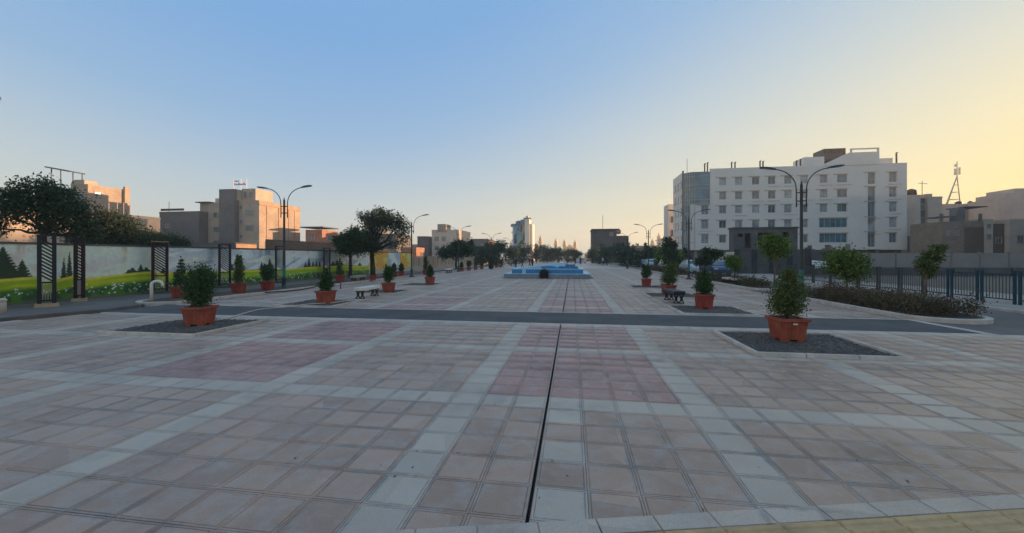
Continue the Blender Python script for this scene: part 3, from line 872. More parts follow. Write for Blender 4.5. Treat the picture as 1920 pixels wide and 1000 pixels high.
# ------------------------------------------------------------------ street lamps
def lamp_meshes():
    pole = MB(); pole.lathe([(0.07,0.0),(0.07,0.3),(0.062,1.8),(0.055,3.6),(0.05,4.72),(0.055,4.74),(0.03,4.84),(0.012,4.93)], 12)
    base = MB(); base.lathe([(0.26,0),(0.26,0.03),(0.20,0.08),(0.13,0.16),(0.10,0.24),(0.095,0.55),(0.12,0.58),(0.12,0.63),(0.085,0.66)], 12)
    sleeve = MB(); sleeve.lathe([(0.083,0.664),(0.083,0.72),(0.078,1.22),(0.078,1.25)], 14)
    ring_ = MB()
    for z in (4.1, 4.45): ring_.lathe([(0.068,z-0.025),(0.085,z-0.018),(0.085,z+0.018),(0.068,z+0.025)], 12)
    for s in (-1, 1):
        for z in (4.1, 4.45): ring_.box(min(s*0.06,s*0.2), max(s*0.06,s*0.2), -0.018, 0.018, z-0.02, z+0.02)
    arm = MB()
    pts = [(0.19,0,3.85),(0.19,0,4.3),(0.2,0,4.62)]
    for i in range(1, 10):
        a = i/9*PI*0.47
        pts.append((0.2+0.95*(1-math.cos(a))*0.95, 0, 4.62+0.82*math.sin(a)))
    arm.tube(pts, [0.024]*3+[0.022]*9, 8)
    e = pts[-1]
    head = MB()
    # tapered flat lamp head
    xs = [0.0,0.10,0.24,0.44,0.58,0.62]; hw = [0.03,0.055,0.095,0.105,0.085,0.05]; ht = [0.03,0.045,0.055,0.05,0.035,0.02]
    bq = len(head.v)
    for x, w_, h_ in zip(xs, hw, ht):
        X = e[0]-0.03+x; Z = e[2]+0.005+x*0.14
        head.v += [(X,-w_,Z-0.02),(X,w_,Z-0.02),(X,w_*0.75,Z+h_),(X,-w_*0.75,Z+h_)]
    for i in range(len(xs)-1):
        for k in range(4):
            k2 = (k+1) % 4; head.face((i*4+k, i*4+k2, (i+1)*4+k2, (i+1)*4+k))
    head.face([3,2,1,0]); q = (len(xs)-1)*4; head.face([q,q+1,q+2,q+3])
    lens = MB(); lens.hexa([(e[0]+0.22,-0.07,e[2]+0.008),(e[0]+0.5,-0.07,e[2]+0.047),(e[0]+0.5,0.07,e[2]+0.047),(e[0]+0.22,0.07,e[2]+0.008)],
                           [(e[0]+0.22,-0.07,e[2]+0.02),(e[0]+0.5,-0.07,e[2]+0.06),(e[0]+0.5,0.07,e[2]+0.06),(e[0]+0.22,0.07,e[2]+0.02)])
    return dict(pole=pole.mesh('pole',M['pole'],True), base=base.mesh('base',M['pole'],True), sleeve=sleeve.mesh('sleeve',M['teal'],True),
                collar=ring_.mesh('collar',M['pole']), arm=arm.mesh('arm',M['pole'],True), head=head.mesh('lamp_head',M['pole']), lens=lens.mesh('lens',M['lens']))
LM = lamp_meshes()
def lamp(label, x, y, rz=0.0, s=1.0):
    t = thing('street_lamp', label, 'street lamp', (x,y,0.0), rz, 'two-armed street lamps along both edges of the plaza')
    t.scale = (s,s,s)
    for k_ in ('pole','base','sleeve','collar'): obj(k_, LM[k_], t)
    for s_ in (0, PI):
        a = obj('arm', LM['arm'], t, None, s_)
        h = obj('lamp_head', LM['head'], t, None, s_)
        obj('lens', LM['lens'], h)
    return t
lamp('tall two-armed street lamp before the painted wall, nearest on the left', -15.6, 19.8, 0.0, 1.02)
lamp('two-armed street lamp just right of the forked tree, second on the left', -14.15, 33.9)
lamp('third two-armed street lamp from the front on the left', -13.65, 47.0)
lamp('fourth two-armed street lamp from the front on the left', -12.6, 62.0)
lamp('fifth two-armed street lamp on the left, before the painted tower', -11.9, 78.0)
lamp('tall two-armed street lamp in front of the white hotel, nearest on the right', 9.4, 18.2, 0.02)
lamp('two-armed street lamp at the left corner of the hotel, second on the right', 9.15, 33.5)
lamp('third two-armed street lamp from the front on the right', 8.6, 47.5)
lamp('fourth two-armed street lamp from the front on the right', 8.3, 63.0)
lamp('street lamp at the left picture edge, only one lamp head in view', -14.9, 7.46, 0.0, 1.0)

# ------------------------------------------------------------------ painted wall
def vnoise(u, v, seed):
    r = np.random.default_rng(seed); G = r.uniform(0,1,(64,64))
    ui = np.floor(u).astype(int); vi = np.floor(v).astype(int); fu = u-ui; fv = v-vi
    fu = fu*fu*(3-2*fu); fv = fv*fv*(3-2*fv)
    g = lambda a, b_: G[a % 64, b_ % 64]
    return (g(ui,vi)*(1-fu)+g(ui+1,vi)*fu)*(1-fv) + (g(ui,vi+1)*(1-fu)+g(ui+1,vi+1)*fu)*fv
def fbm(u, v, seed, o=4):
    s = 0; a = 0.5; t = 0
    for k in range(o):
        s = s + a*vnoise(u*2**k, v*2**k, seed+k); t += a; a *= 0.55
    return s/t
def mixa(c, col, f): return c*(1-f[...,None]) + np.array(col)*f[...,None]
def sstep(x, a, b_): 
    t = np.clip((x-a)/(b_-a), 0, 1); return t*t*(3-2*t)
def paint_meadow(Ln, Hh, seed, sky0, sky1, cloud, pines, slope=0.0, band=(0.62,0.52,0.06), mountain=True, flowers=60):
    nu, nv = int(Ln/0.03)+1, int(Hh/0.026)+1
    u, v = np.meshgrid(np.linspace(0,Ln,nu), np.linspace(0,Hh,nv), indexing='ij')
    r = np.random.default_rng(seed)
    c = np.ones(u.shape+(3,))*np.array(sky0)
    c = mixa(c, sky1, sstep(v, Hh, Hh*0.45))
    w = fbm(u*0.5+v*0.9, v*2.2-u*0.45, seed)
    c = c*(0.90+0.2*fbm(u*3+1.7, v*3, seed+2))[...,None]
    c = mixa(c, cloud, sstep(w, 0.46, 0.58)*0.95)
    c = mixa(c, np.array(cloud)*0.62, sstep(fbm(u*0.7+v*1.1+0.3, v*2.6-u*0.5, seed+1), 0.52, 0.66)*0.6)
    if mountain:
        ridge = Hh*0.62 + Hh*0.34*(fbm(u*0.55, u*0, seed+9)-0.35)
        m = sstep(ridge-v, -0.05, 0.05)
        c = mixa(c, (0.26,0.34,0.44), m*0.75)
        c = mixa(c, (0.85,0.83,0.78), m*sstep(fbm(u*0.8-v*1.1, v*3.0-u*1.3, seed+20), 0.46, 0.54)*0.9)
    hill = Hh*0.42 + slope*(u-Ln/2) + 0.05*np.sin(u*0.9+seed)
    # pines on the hill line
    for (pu, pw, ph) in pines:
        base = np.interp(pu, u[:,0], hill[:,0]) - 0.03
        hgt = (v-base)/ph
        jag = 0.16*np.sin(v*60+pu*9)+0.12*np.sin(v*113)
        inside = (hgt > 0) & (hgt < 1) & (np.abs(u-pu) < pw*(1-hgt)*(0.9+jag))
        c[inside] = np.array((0.035,0.055,0.03))
    if pines:
        lo = min(p[0]-p[1]*1.6 for p in pines); hi = max(p[0]+p[1]*1.6 for p in pines)
        sh = (u > lo) & (u < hi) & (np.abs(v-hill+0.01) < 0.05*np.sin(np.clip((u-lo)/(hi-lo),0,1)*PI))
        c[sh] = np.array((0.05,0.06,0.025))
    g = sstep(hill-v, -0.01, 0.015)
    c = mixa(c, band, g)
    d = hill-v
    c = mixa(c, (0.20,0.36,0.015), sstep(d, 0.06, 0.14)*(0.9))
    c = mixa(c, (0.42,0.46,0.03), sstep(fbm(u*0.4,v*3,seed+30),0.5,0.62)*sstep(d,0.05,0.12)*(1-sstep(d,0.3,0.42))*0.8)
    c = mixa(c, (0.06,0.16,0.02), sstep(d+0.12*(fbm(u*1.2,v*2,seed+4)-0.5), 0.36, 0.52))
    c = mixa(c, (0.03,0.06,0.035), sstep(fbm(u*4,v*5,seed+5),0.45,0.62)*sstep(d,0.42,0.55)*0.8)
    c = mixa(c, (0.10,0.10,0.09), sstep(v+0.2*(fbm(u*3,v*3,seed+50)-0.5), 0.17, 0.0)*0.9)
    c = c*(1-0.35*sstep(fbm(u*1.8,v*0.5,seed+60),0.56,0.7)*sstep(v,0.7,2.2))[...,None]
    for _ in range(flowers):
        fu = r.uniform(0,Ln); fv = r.uniform(0.15, Hh*0.27); fr = r.uniform(0.014,0.036)
        k = (u-fu)**2 + (v-fv)**2 < fr*fr
        c[k] = np.array((0.72,0.72,0.66))
    return nu, nv, u, v, c
def paint_plain(Ln, Hh, seed, kind):
    nu, nv = int(Ln/0.06)+1, int(Hh/0.05)+1
    u, v = np.meshgrid(np.linspace(0,Ln,nu), np.linspace(0,Hh,nv), indexing='ij')
    if kind == 'orange':
        c = np.ones(u.shape+(3,))*np.array((0.60,0.33,0.07))
        c = mixa(c, (0.75,0.52,0.2), sstep(fbm(u*0.8,v*1.5,seed),0.45,0.65))
        c = mixa(c, (0.30,0.20,0.06), sstep(fbm(u*2.5,v*0.6,seed+3),0.55,0.7)*sstep(v,Hh*0.75,Hh*0.3))
        c = mixa(c, (0.36,0.34,0.30), sstep(v,0.55,0.4))
    else:
        c = np.ones(u.shape+(3,))*np.array((0.60,0.60,0.60))
        c = mixa(c, (0.25,0.42,0.60), sstep(fbm(u*0.7,v*0.9,seed),0.48,0.6))
        c = mixa(c, (0.36,0.34,0.30), sstep(v,0.5,0.35))
    return nu, nv, u, v, c
WX = -19.9; WH = 2.2
def mural(label, y0, y1, painted, seed):
    """wall slab with a painted face towards the plaza"""
    t = thing('painted_wall_panel', label, 'mural wall', (WX, y0, 0.05), 0, 'painted panels of the boundary wall')
    nu, nv, u, v, c = painted
    V = np.stack([np.full(u.size, 0.0), u.ravel(), v.ravel()], 1)
    idx = np.arange(nu*nv).reshape(nu,nv)
    Q = np.stack([idx[:-1,:-1], idx[1:,:-1], idx[1:,1:], idx[:-1,1:]], -1).reshape(-1,4)
    me = fastmesh('painting', V, Q, M['mural'])
    ca = me.color_attributes.new('paint', 'FLOAT_COLOR', 'POINT')
    rgba = np.ones((nu*nv,4), np.float32); rgba[:,:3] = np.clip(c.reshape(-1,3)*np.array((1.72,1.50,1.22)),0,0.93)
    ca.data.foreach_set('color', rgba.ravel())
    obj('painting', me, t, (0.004,0,0))
    Ln = y1-y0
    b_ = MB(); b_.box(-0.2,0.0,0,Ln,-0.1,WH); b_.build('wall', M['cream2'], t)
    b_ = MB(); b_.box(-0.23,0.035,-0.0,Ln,WH+0.001,WH+0.075); b_.build('coping', M['conc_dark'], t)
    return t
grey_sky = (0.60,0.57,0.53); blue_sky = (0.38,0.46,0.55); warm = (0.78,0.68,0.55); wht = (0.88,0.83,0.74)
def MPanel(label, y0, y1, seed, **kw): mural(label, y0, y1, paint_meadow(y1-y0, WH, seed, **kw), seed)
MPanel('painted wall panel with big dark green tree, at the left picture edge', 9.2, 12.28, 11, sky0=grey_sky, sky1=(0.62,0.60,0.56), cloud=(0.68,0.66,0.62), pines=[(1.7,0.85,1.6),(2.1,0.6,1.2),(1.2,0.8,1.7),(2.6,0.3,0.7)], mountain=False, slope=0.02, flowers=40)
MPanel('narrow painted wall panel with two cypresses between dark trellis posts', 12.29, 13.5, 23, sky0=warm, sky1=warm, cloud=wht, pines=[(0.72,0.12,0.85),(0.9,0.13,1.1)], mountain=False, slope=0.25, flowers=14)
MPanel('painted wall panel with cream clouds, yellow hill and dark grove', 13.51, 16.6, 31, sky0=(0.60,0.60,0.59), sky1=(0.52,0.52,0.54), cloud=(0.80,0.70,0.58), pines=[(2.0,0.28,0.3),(2.35,0.2,0.42),(2.6,0.3,0.25),(1.85,0.2,0.22)], mountain=False, slope=0.06, flowers=60)
MPanel('painted wall panel with white mountain diagonal behind the nearest left bush', 16.61, 20.3, 44, sky0=blue_sky, sky1=(0.58,0.60,0.60), cloud=wht, pines=[(0.3,0.2,0.3)], slope=0.0, flowers=70)
MPanel('painted wall panel with pine grove on the hill left of the near lamp post', 20.31, 24.6, 52, sky0=blue_sky, sky1=(0.55,0.60,0.62), cloud=wht, pines=[(0.6,0.25,0.45),(2.9,0.25,0.6),(3.6,0.3,0.8),(3.3,0.2,0.4)], slope=0.03, flowers=80)
MPanel('painted wall panel with row of dark pines right of the near lamp post', 24.61, 29.8, 67, sky0=(0.50,0.56,0.62), sky1=(0.60,0.60,0.58), cloud=wht, pines=[(2.9,0.25,0.45),(3.3,0.28,0.75),(3.8,0.25,0.5),(4.2,0.22,0.55),(4.6,0.2,0.5)], slope=0.0, flowers=90)
MPanel('painted wall panel behind the thin trunk, last of the green meadow pictures', 29.81, 37.1, 75, sky0=(0.50,0.56,0.60), sky1=(0.60,0.60,0.58), cloud=wht, pines=[(1.2,0.5,0.5),(1.8,0.5,0.6),(2.5,0.4,0.4),(5.5,0.5,0.35)], slope=0.0, flowers=90)
mural('orange painted wall panel right of the forked tree trunk', 37.11, 41.2, paint_plain(41.2-37.11, WH, 5, 'orange'), 5)
mural('white and blue painted wall panel between the two orange ones', 41.21, 44.1, paint_plain(44.1-41.21, WH, 8, 'white'), 8)
mural('orange painted wall panel left of the second lamp post', 44.11, 48.0, paint_plain(48.0-44.11, WH, 15, 'orange'), 15)

# trellis portals against the wall
def trellis(label, x, y, rz, w=0.72, h=2.32, frame='trellis', slat='trellis', top='trellis', pickets=True, d=0.22, z=0.05, footing=False):
    t = thing('trellis_column', label, 'trellis', (x,y,z), rz, 'dark trellis columns before the painted wall')
    for sx in (-1,1):
        for yy in (0.0, d):
            p = MB(); p.box(sx*w/2-0.05, sx*w/2+0.05, yy-0.05, yy+0.05, 0.12, h); p.build('post', M[frame], t)
    p = MB(); p.box(-w/2-0.06, w/2+0.06, -0.06, 0.06, h+0.001, h+0.05); p.build('top_rail', M[top], t)
    p = MB(); p.box(-w/2-0.06, w/2+0.06, d-0.06, d+0.06, h+0.001, h+0.05); p.build('top_rail', M[frame], t)
    for sx in (-1, 1):
        p = MB(); p.box(sx*w/2-0.03, sx*w/2+0.03, 0.061, d-0.061, h-0.05, h+0.03); p.build('side_rail', M[frame], t)
        p = MB(); p.box(sx*w/2-0.03, sx*w/2+0.03, 0.051, d-0.051, 0.75, 0.82); p.build('side_rail', M[frame], t)
    iw = w-0.1
    for zz in (0.2, 0.82):
        p = MB(); p.box(-iw/2, iw/2, -0.03, 0.03, zz, zz+0.05); p.build('rail', M[frame], t)
    zz = 0.9
    while zz < h-0.05:
        z0_, z1_ = zz+iw*0.8, zz
        if z0_ > h-0.03: break
        p = MB(); p.hexa([(-iw/2,-0.018,z0_-0.03),(iw/2,-0.018,z1_-0.03),(iw/2,0.018,z1_-0.03),(-iw/2,0.018,z0_-0.03)],
                         [(-iw/2,-0.018,z0_+0.03),(iw/2,-0.018,z1_+0.03),(iw/2,0.018,z1_+0.03),(-iw/2,0.018,z0_+0.03)])
        p.build('slat', M[slat], t)
        zz += 0.125
    for k in range(4):
        xx = -iw/2 + iw*(k+0.5)/4
        p = MB(); p.box(xx-0.012, xx+0.012, -0.012, 0.012, 0.25, 0.82); p.build('picket', M['sidewalk'] if pickets else M[frame], t)
    p = MB(); p.hexa([(-w/2-0.12,-0.14,0),(w/2+0.12,-0.14,0),(w/2+0.12,d+0.12,0),(-w/2-0.12,d+0.12,0)],
                     [(-w/2-0.1,-0.12,0.118),(w/2+0.1,-0.12,0.118),(w/2+0.1,d+0.1,0.118),(-w/2-0.1,d+0.1,0.118)])
    p.build('footing', M['block'] if footing else M['conc_dark'], t)
    return t
def closer(px_x, t_): return t_
trellis('dark trellis column with diagonal slats, nearest on the far left', -18.0, 11.3, 0.98, 0.34, 2.45, slat='trellis_red', footing=True)
trellis('dark maroon trellis column on a stone block, second from the left', -19.0, 12.9, 0.9, 0.2, 2.4, frame='trellis_red', slat='trellis', footing=True)
trellis('tan topped trellis column behind the cane-shaped pipe', -19.2, 16.15, 0.80, 0.5, 2.42, frame='trellis_red', slat='trellis_red', top='trellis_tan')
trellis('black trellis column behind the tall narrow shrub', -19.2, 19.7, 0.70, 0.48, 2.4)
trellis('black trellis column directly behind the near left lamp post', -19.2, 23.95, 0.62, 0.44, 2.4)
trellis('grey black trellis column left of the thin spruce pot', -19.2, 29.1, 0.52, 0.42, 2.4)

# cane pipe, bollard, hoses
b = MB()
pts = [(0,0,0),(0,0,0.55)] + [(0.17-0.17*math.cos(a), 0, 0.62+0.15*math.sin(a)) for a in np.linspace(0.0,PI,9)] + [(0.345,0,0.56)]
b.tube(pts, 0.055, 10)
tag(b.build('vent_pipe', M['white'], None, True, (-16.25,13.35,0.06)), 'white cane-shaped vent pipe standing in the soil strip', 'pipe').rotation_euler = (0,0,0.6)
b = MB(); b.lathe([(0.075,0),(0.075,0.3),(0.07,0.36),(0.085,0.37),(0.09,0.41),(0.06,0.45),(0.02,0.46)], 12)
tag(b.build('bollard', M['cream2'], None, True, (-17.35,9.85,0.05)), 'small pale bollard at the left picture edge before the painted wall', 'bollard')
def hose(name, label, pts, r, mt):
    P = [np.array(p, float) for p in pts]; out = []
    for i in range(len(P)-1):
        p0, p1, p2, p3 = P[max(i-1,0)], P[i], P[i+1], P[min(i+2,len(P)-1)]
        for k in range(8):
            t = k/8
            out.append(0.5*((2*p1)+(-p0+p2)*t+(2*p0-5*p1+4*p2-p3)*t*t+(-p0+3*p1-3*p2+p3)*t**3))
    out.append(P[-1])
    b_ = MB(); b_.tube(out, r, 6)
    return tag(b_.build(name, M[mt], None, True), label, 'hose')
hose('garden_hose', 'thin white hose running from the near left pot across the asphalt', [(-9.85,9.5,0.25),(-9.75,9.65,0.06),(-9.7,9.85,0.03),(-9.95,10.6,0.02),(-10.35,12.0,0.02),(-9.9,12.75,0.02),(-9.4,13.15,0.08),(-9.0,13.9,0.05),(-8.75,14.6,0.05),(-8.3,15.6,0.02)], 0.017, 'hose_white')
hose('black_hose', 'black pipe with raised bent end behind the second left pot', [(-14.9,16.9,0.1),(-14.3,18.2,0.05),(-14.0,19.6,0.1),(-13.6,20.7,0.3),(-13.0,20.9,0.33),(-12.7,20.5,0.2),(-12.5,20.2,0.04)], 0.03, 'hose_black')

# ------------------------------------------------------------------ fountain
ft = thing('fountain', 'stepped blue tiled fountain basin in the middle of the plaza', 'fountain', (-2.15,33.2,0))
def ftbox(nm, mt, *a):
    q = MB(); q.box(*a); return q.build(nm, M[mt], ft)
ftbox('plinth', 'f_grey', -3.55,3.55,0,6.4,0,0.34)
ftbox('plinth_edge', 'f_pale', -3.58,3.58,-0.03,6.43,0.341,0.385)
for nm, (x0,x1,y0,y1) in dict(front=(-2.95,3.05,0.55,0.85), back=(-2.95,3.05,5.4,5.7), left=(-2.95,-2.65,0.85,5.4), right=(2.75,3.05,0.85,5.4)).items():
    ftbox('basin_wall', 'f_blue', x0,x1,y0,y1,0.386,0.72)
    ftbox('basin_coping', 'f_pale', x0-0.03,x1+0.03,y0-(0.03 if nm in('front',) else -0.031 if nm in ('left','right') else 0.03),y1+(0.03 if nm in ('front','back') else -0.031),0.721,0.775)
q = MB(); q.poly([(-2.64,0.86,0.68),(2.74,0.86,0.68),(2.74,5.39,0.68),(-2.64,5.39,0.68)]); q.build('water', M['water'], ft)
# sloping cascade wall rising to the right, with a low upper pool
q = MB(); q.hexa([(-2.4,1.5,0.6),(1.55,1.5,0.6),(1.55,4.6,0.6),(-2.4,4.6,0.6)], [(-2.4,1.5,0.78),(1.55,1.9,1.30),(1.55,4.2,1.30),(-2.4,4.6,0.78)])
q.build('cascade_ramp', M['f_pale'], ft)
q = MB(); q.hexa([(-0.6,1.0,0.6),(1.0,1.0,0.6),(1.6,1.46,0.6),(-0.6,1.46,0.6)], [(-0.45,1.1,0.95),(0.35,1.1,1.02),(1.5,1.4,0.8),(-0.5,1.4,1.0)])
q.build('cascade_front', M['f_blue'], ft)
ftbox('upper_pool_wall', 'f_blue', 1.0,2.6,1.2,1.38,0.6,0.98)
ftbox('upper_pool_wall', 'f_blue', 2.42,2.6,1.39,4.0,0.6,0.98)
ftbox('upper_pool_back', 'f_blue', 1.0,2.41,3.82,4.0,0.6,1.1)
q = MB(); q.poly([(1.56,1.39,0.93),(2.41,1.39,0.93),(2.41,3.81,0.93),(1.56,3.81,0.93)]); q.build('upper_water', M['water'], ft)
q = MB()
q.hexa([(-2.05,0.5,0.386),(-1.75,0.5,0.386),(-1.75,0.549,0.386),(-2.05,0.549,0.386)], [(-2.05,0.5,0.8),(-1.75,0.5,0.8),(-1.75,0.549,0.8),(-2.05,0.549,0.8)]); q.build('spout_pillar', M['f_pale'], ft)
# dark arched niche
arch = [(-0.38,0.0),(-0.38,0.42)] + [(-0.38*math.cos(a), 0.42+0.36*math.sin(a)) for a in np.linspace(0.2,PI-0.2,9)] + [(0.36,0.42),(0.36,0.0)]
q = MB(); ac = -0.15
outer = [(x,z) for x,z in arch]; inner = [(x*0.76, z*0.86) for x,z in arch]
for i in range(len(arch)-1):
    (x0,z0),(x1,z1) = outer[i], outer[i+1]; (u0,w0_),(u1,w1_) = inner[i], inner[i+1]
    q.hexa([(ac+x0,-0.22,z0),(ac+x1,-0.22,z1),(ac+u1,-0.22,w1_),(ac+u0,-0.22,w0_)], [(ac+x0,0.5,z0),(ac+x1,0.5,z1),(ac+u1,0.5,w1_),(ac+u0,0.5,w0_)])
q.build('arch_frame', M['iron'], ft)
q = MB(); q.hexa([(ac+x,-0.12,z) for x,z in inner], [(ac+x,-0.05,z) for x,z in inner]); q.build('arch_grille', M['dark'], ft)

# ------------------------------------------------------------------ planting beds on the right, hedges
def plant_bed(label, outline, hmat, hl, n, h):
    t = thing('planting_bed', label, 'planting bed', (0,0,0), 0, 'kerbed beds along the right edge')
    b_ = MB(); b_.prism(outline, -0.08, 0.07); b_.build('soil', M['soil'], t)
    obj('kerb_edge', ribbon('kerb_edge', outline, 0.16, -0.08, 0.115, M['kerb'], True), t)
    return t
o1 = [(9.55,18.8),(9.5,15.0),(9.55,13.2)] + arc(10.5,13.35,0.98,PI*1.12,PI*2.0,9) + [(11.6,15.0),(11.6,18.6)] + arc(10.6,18.8,1.0,0,PI*0.95,6)
plant_bed('kerbed bed with rounded end and dark dry shrubs, nearest on the right', o1, 'leaf_brown', '', 0, 0)
o2 = [(9.55,36.0),(9.55,23.6)] + arc(10.4,23.7,0.85,PI*1.05,PI*1.95,6) + [(11.4,24.0),(11.4,36.0)]
plant_bed('kerbed bed with reddish hedge in front of the dark hoarding', o2, 'leaf_brown', '', 0, 0)
o3 = [(9.55,58.0),(9.55,39.0)] + arc(10.4,39.0,0.85,PI*1.05,PI*1.95,6) + [(11.4,39.4),(11.4,58.0)]
plant_bed('kerbed bed with hedge running on toward the far right lamps', o3, 'leaf_brown', '', 0, 0)
def hedge(name, label, x0, x1, y0, y1, h, n, leaf, mt, seed, twigs=60):
    r = np.random.default_rng(seed); cl = []
    k = int((y1-y0)/0.32)
    for i in range(k):
        for xx in np.arange(x0+0.2, x1-0.1, 0.42):
            hh = h*r.uniform(0.5,1.05)
            cl.append((xx+r.normal(0,0.1), y0+0.2+(y1-y0-0.4)*(i+0.5)/k+r.normal(0,0.1), 0.07+hh*0.5, 0.3, 0.3, hh*0.5))
    V, Q, cen = leaf_cloud(cl, n, leaf, spread=0.34, per=12, seed=seed, shell=0.5)
    ok = V.reshape(-1,4,3)[:,:,2].min(1) > 0.08
    V = V.reshape(-1,4,3)[ok].reshape(-1,3); Q = np.arange(len(V)).reshape(-1,4)
    t = thing(name, label, 'shrubs', (0,0,0)); stuff(t)
    stuff(obj('foliage', fastmesh('foliage', V, Q, M[mt]), t))
    rr = random.Random(seed); mb = MB()
    for i in range(twigs):
        e = cl[rr.randrange(len(cl))]
        limb(mb, (e[0]+rr.gauss(0,.1),e[1]+rr.gauss(0,.1),0.05), (e[0]+rr.gauss(0,0.2),e[1]+rr.gauss(0,0.2),e[2]+e[5]*rr.uniform(0.7,1.9)), 0.007, 0.003, 4, 0.06, 3, rr)
    stuff(mb.build('twigs', M['bark_pale'], t))
    return t
hedge('dry_shrubs', 'dark dry shrubs with bare twigs in the nearest right bed', 9.75, 11.4, 12.9, 19.4, 0.60, 17000, 0.035, 'leaf_brown', 5, 620)
hedge('red_hedge', 'low reddish brown hedge below the round trees on the right', 9.8, 11.3, 23.6, 35.5, 0.55, 9000, 0.05, 'leaf_brown', 6, 80)
hedge('far_hedge', 'dark low hedge along the far right edge of the plaza', 9.8, 11.3, 39.5, 57.5, 0.7, 7000, 0.07, 'leaf_brown', 8, 40)

# ------------------------------------------------------------------ trees
def ball(h, r, flat=0.85):
    return [(0,0,h,r*0.75,r*0.75,r*flat*0.75),(r*0.3,0.1*r,h+0.15*r,r*0.6,r*0.6,r*0.5),(-r*0.32,-0.1*r,h+0.1*r,r*0.6,r*0.6,r*0.5),(0.05*r,-r*0.3,h-0.25*r,r*0.6,r*0.6,r*0.45),(0,r*0.3,h+0.3*r,r*0.55,r*0.5,r*0.4)]
G1 = 'small round-headed trees along the right edge'
tree('round_tree', 'round-headed bright green tree left of the near right lamp post', (11.3,24.6,0.05), 1.75, 0.05, ball(2.3,1.0), 4200, 0.075, 'leaf_bright', G1, 'bark_pale', seed=21, spread=0.24, per=14)
tree('round_tree', 'low round yellow-green tree right of the near right lamp post', (10.9,17.9,0.05), 0.95, 0.045, ball(1.42,0.92,0.8), 4600, 0.06, 'leaf_bright', G1, 'bark_pale', seed=22, spread=0.24, per=14)
tree('round_tree', 'smallest round yellow-green tree above the reddish hedge', (11.1,29.8,0.05), 0.95, 0.04, ball(1.32,0.72), 2800, 0.065, 'leaf_bright', G1, 'bark_pale', seed=23, spread=0.24, per=14)
tree('young_tree', 'thin windblown young tree leaning right before the blue fence', (11.1,14.6,0.05), 1.15, 0.03, [(0.1,0.05,1.45,0.25,0.25,0.22),(0.33,0.1,1.75,0.27,0.22,0.22),(0.52,0.12,2.0,0.2,0.16,0.14),(0.25,0.1,1.2,0.15,0.15,0.25)], 2000, 0.05, 'leaf_olive', None, 'bark_pale', (0.08,0), seed=24, spread=0.3, per=12)
tree('young_tree', 'dark irregular young tree left of the small round tree', (10.1,32.6,0.05), 1.0, 0.04, [(0.2,0,1.6,0.6,0.5,0.35),(0.85,0,1.95,0.45,0.4,0.3),(-0.35,0,1.35,0.4,0.4,0.3),(0.2,0,2.15,0.5,0.4,0.25)], 3200, 0.085, 'leaf_dark', None, 'bark', seed=25, spread=0.25, per=16)
tree('tall_bush', 'loose dark tree before the left corner of the hotel', (10.8,47.0,0.05), 1.2, 0.06, [(0,0,2.2,0.9,0.8,0.9),(-0.2,0,3.3,0.5,0.5,0.7),(0.4,0,3.0,0.4,0.4,0.5)], 2600, 0.13, 'leaf_tree', None, 'bark', seed=26, spread=0.25, per=16)
# the left side
tree('forked_tree', 'large forked tree with sparse spreading crown behind the left benches', (-17.1,32.5,0.05), 2.3, 0.22,
     [(-1.5,-0.3,2.7,1.1,1.0,0.7,1.6),(-0.5,0,3.1,1.2,1.1,0.8,1.5),(0.2,0.2,4.6,1.2,1.1,0.8,1.2),(1.3,0.3,4.9,1.1,1.0,0.7,0.9),(2.3,0.3,4.4,0.9,0.9,0.8,0.7),(2.8,0.2,3.3,0.7,0.7,0.9,0.55),(-0.6,0.2,5.2,0.9,0.8,0.55,0.9),(0.6,0.2,5.6,0.8,0.7,0.4,0.7),(-1.9,0,3.7,0.8,0.7,0.6,1.0),(1.7,-0.2,2.9,0.8,0.7,0.5,0.5),(0.3,-0.3,2.5,0.8,0.7,0.5,0.7)],
     15000, 0.085, 'leaf_tree', None, 'bark', (-0.1,0), seed=31, nl=50, spread=0.25, per=16, shell=0.42)
tree('thin_tree', 'thin dark trunked tree left of the large forked tree', (-17.9,30.3,0.05), 2.0, 0.14,
     [(-0.1,0,2.7,1.05,0.9,0.7),(0.5,0,3.3,0.9,0.8,0.6),(-0.7,0,3.1,0.7,0.7,0.5)], 8000, 0.085, 'leaf_dark', None, 'bark', seed=32, nl=24, spread=0.22, per=18, shell=0.45)
tree('large_tree', 'large dark tree behind the painted wall at the left picture edge', (-24.4,15.2,0), 2.9, 0.15,
     [(-0.3,0,4.2,1.0,1.0,0.8),(-1.1,-0.6,3.9,0.8,0.8,0.7),(0.7,0.5,4.05,0.85,0.85,0.7),(-0.2,0,4.95,0.85,0.8,0.55),(0.5,0.3,4.75,0.7,0.7,0.5),(1.15,0.7,3.45,0.6,0.6,0.5),(-0.9,-0.5,4.6,0.65,0.6,0.45),(1.3,0.9,2.85,0.55,0.55,0.45,1.3),(-1.5,-0.8,3.2,0.6,0.6,0.5),(0.3,0.1,3.3,0.7,0.7,0.5)],
     14000, 0.065, 'leaf_dark', None, 'bark', seed=33, nl=40, spread=0.22, per=18, shell=0.45)
tree('leafy_tree', 'dark olive tree behind the wall, right of the large left tree', (-28.0,20.0,0), 1.8, 0.16,
     [(0,0,3.3,1.1,1.1,0.9),(0.8,0.6,3.6,0.8,0.8,0.7),(-0.7,-0.4,3.0,0.8,0.8,0.8),(0.2,0.2,4.2,0.7,0.7,0.5),(0.9,0.7,2.8,0.7,0.7,0.6)], 9000, 0.075, 'leaf_tree', None, 'bark', seed=34, nl=24, spread=0.22, per=18, shell=0.45)
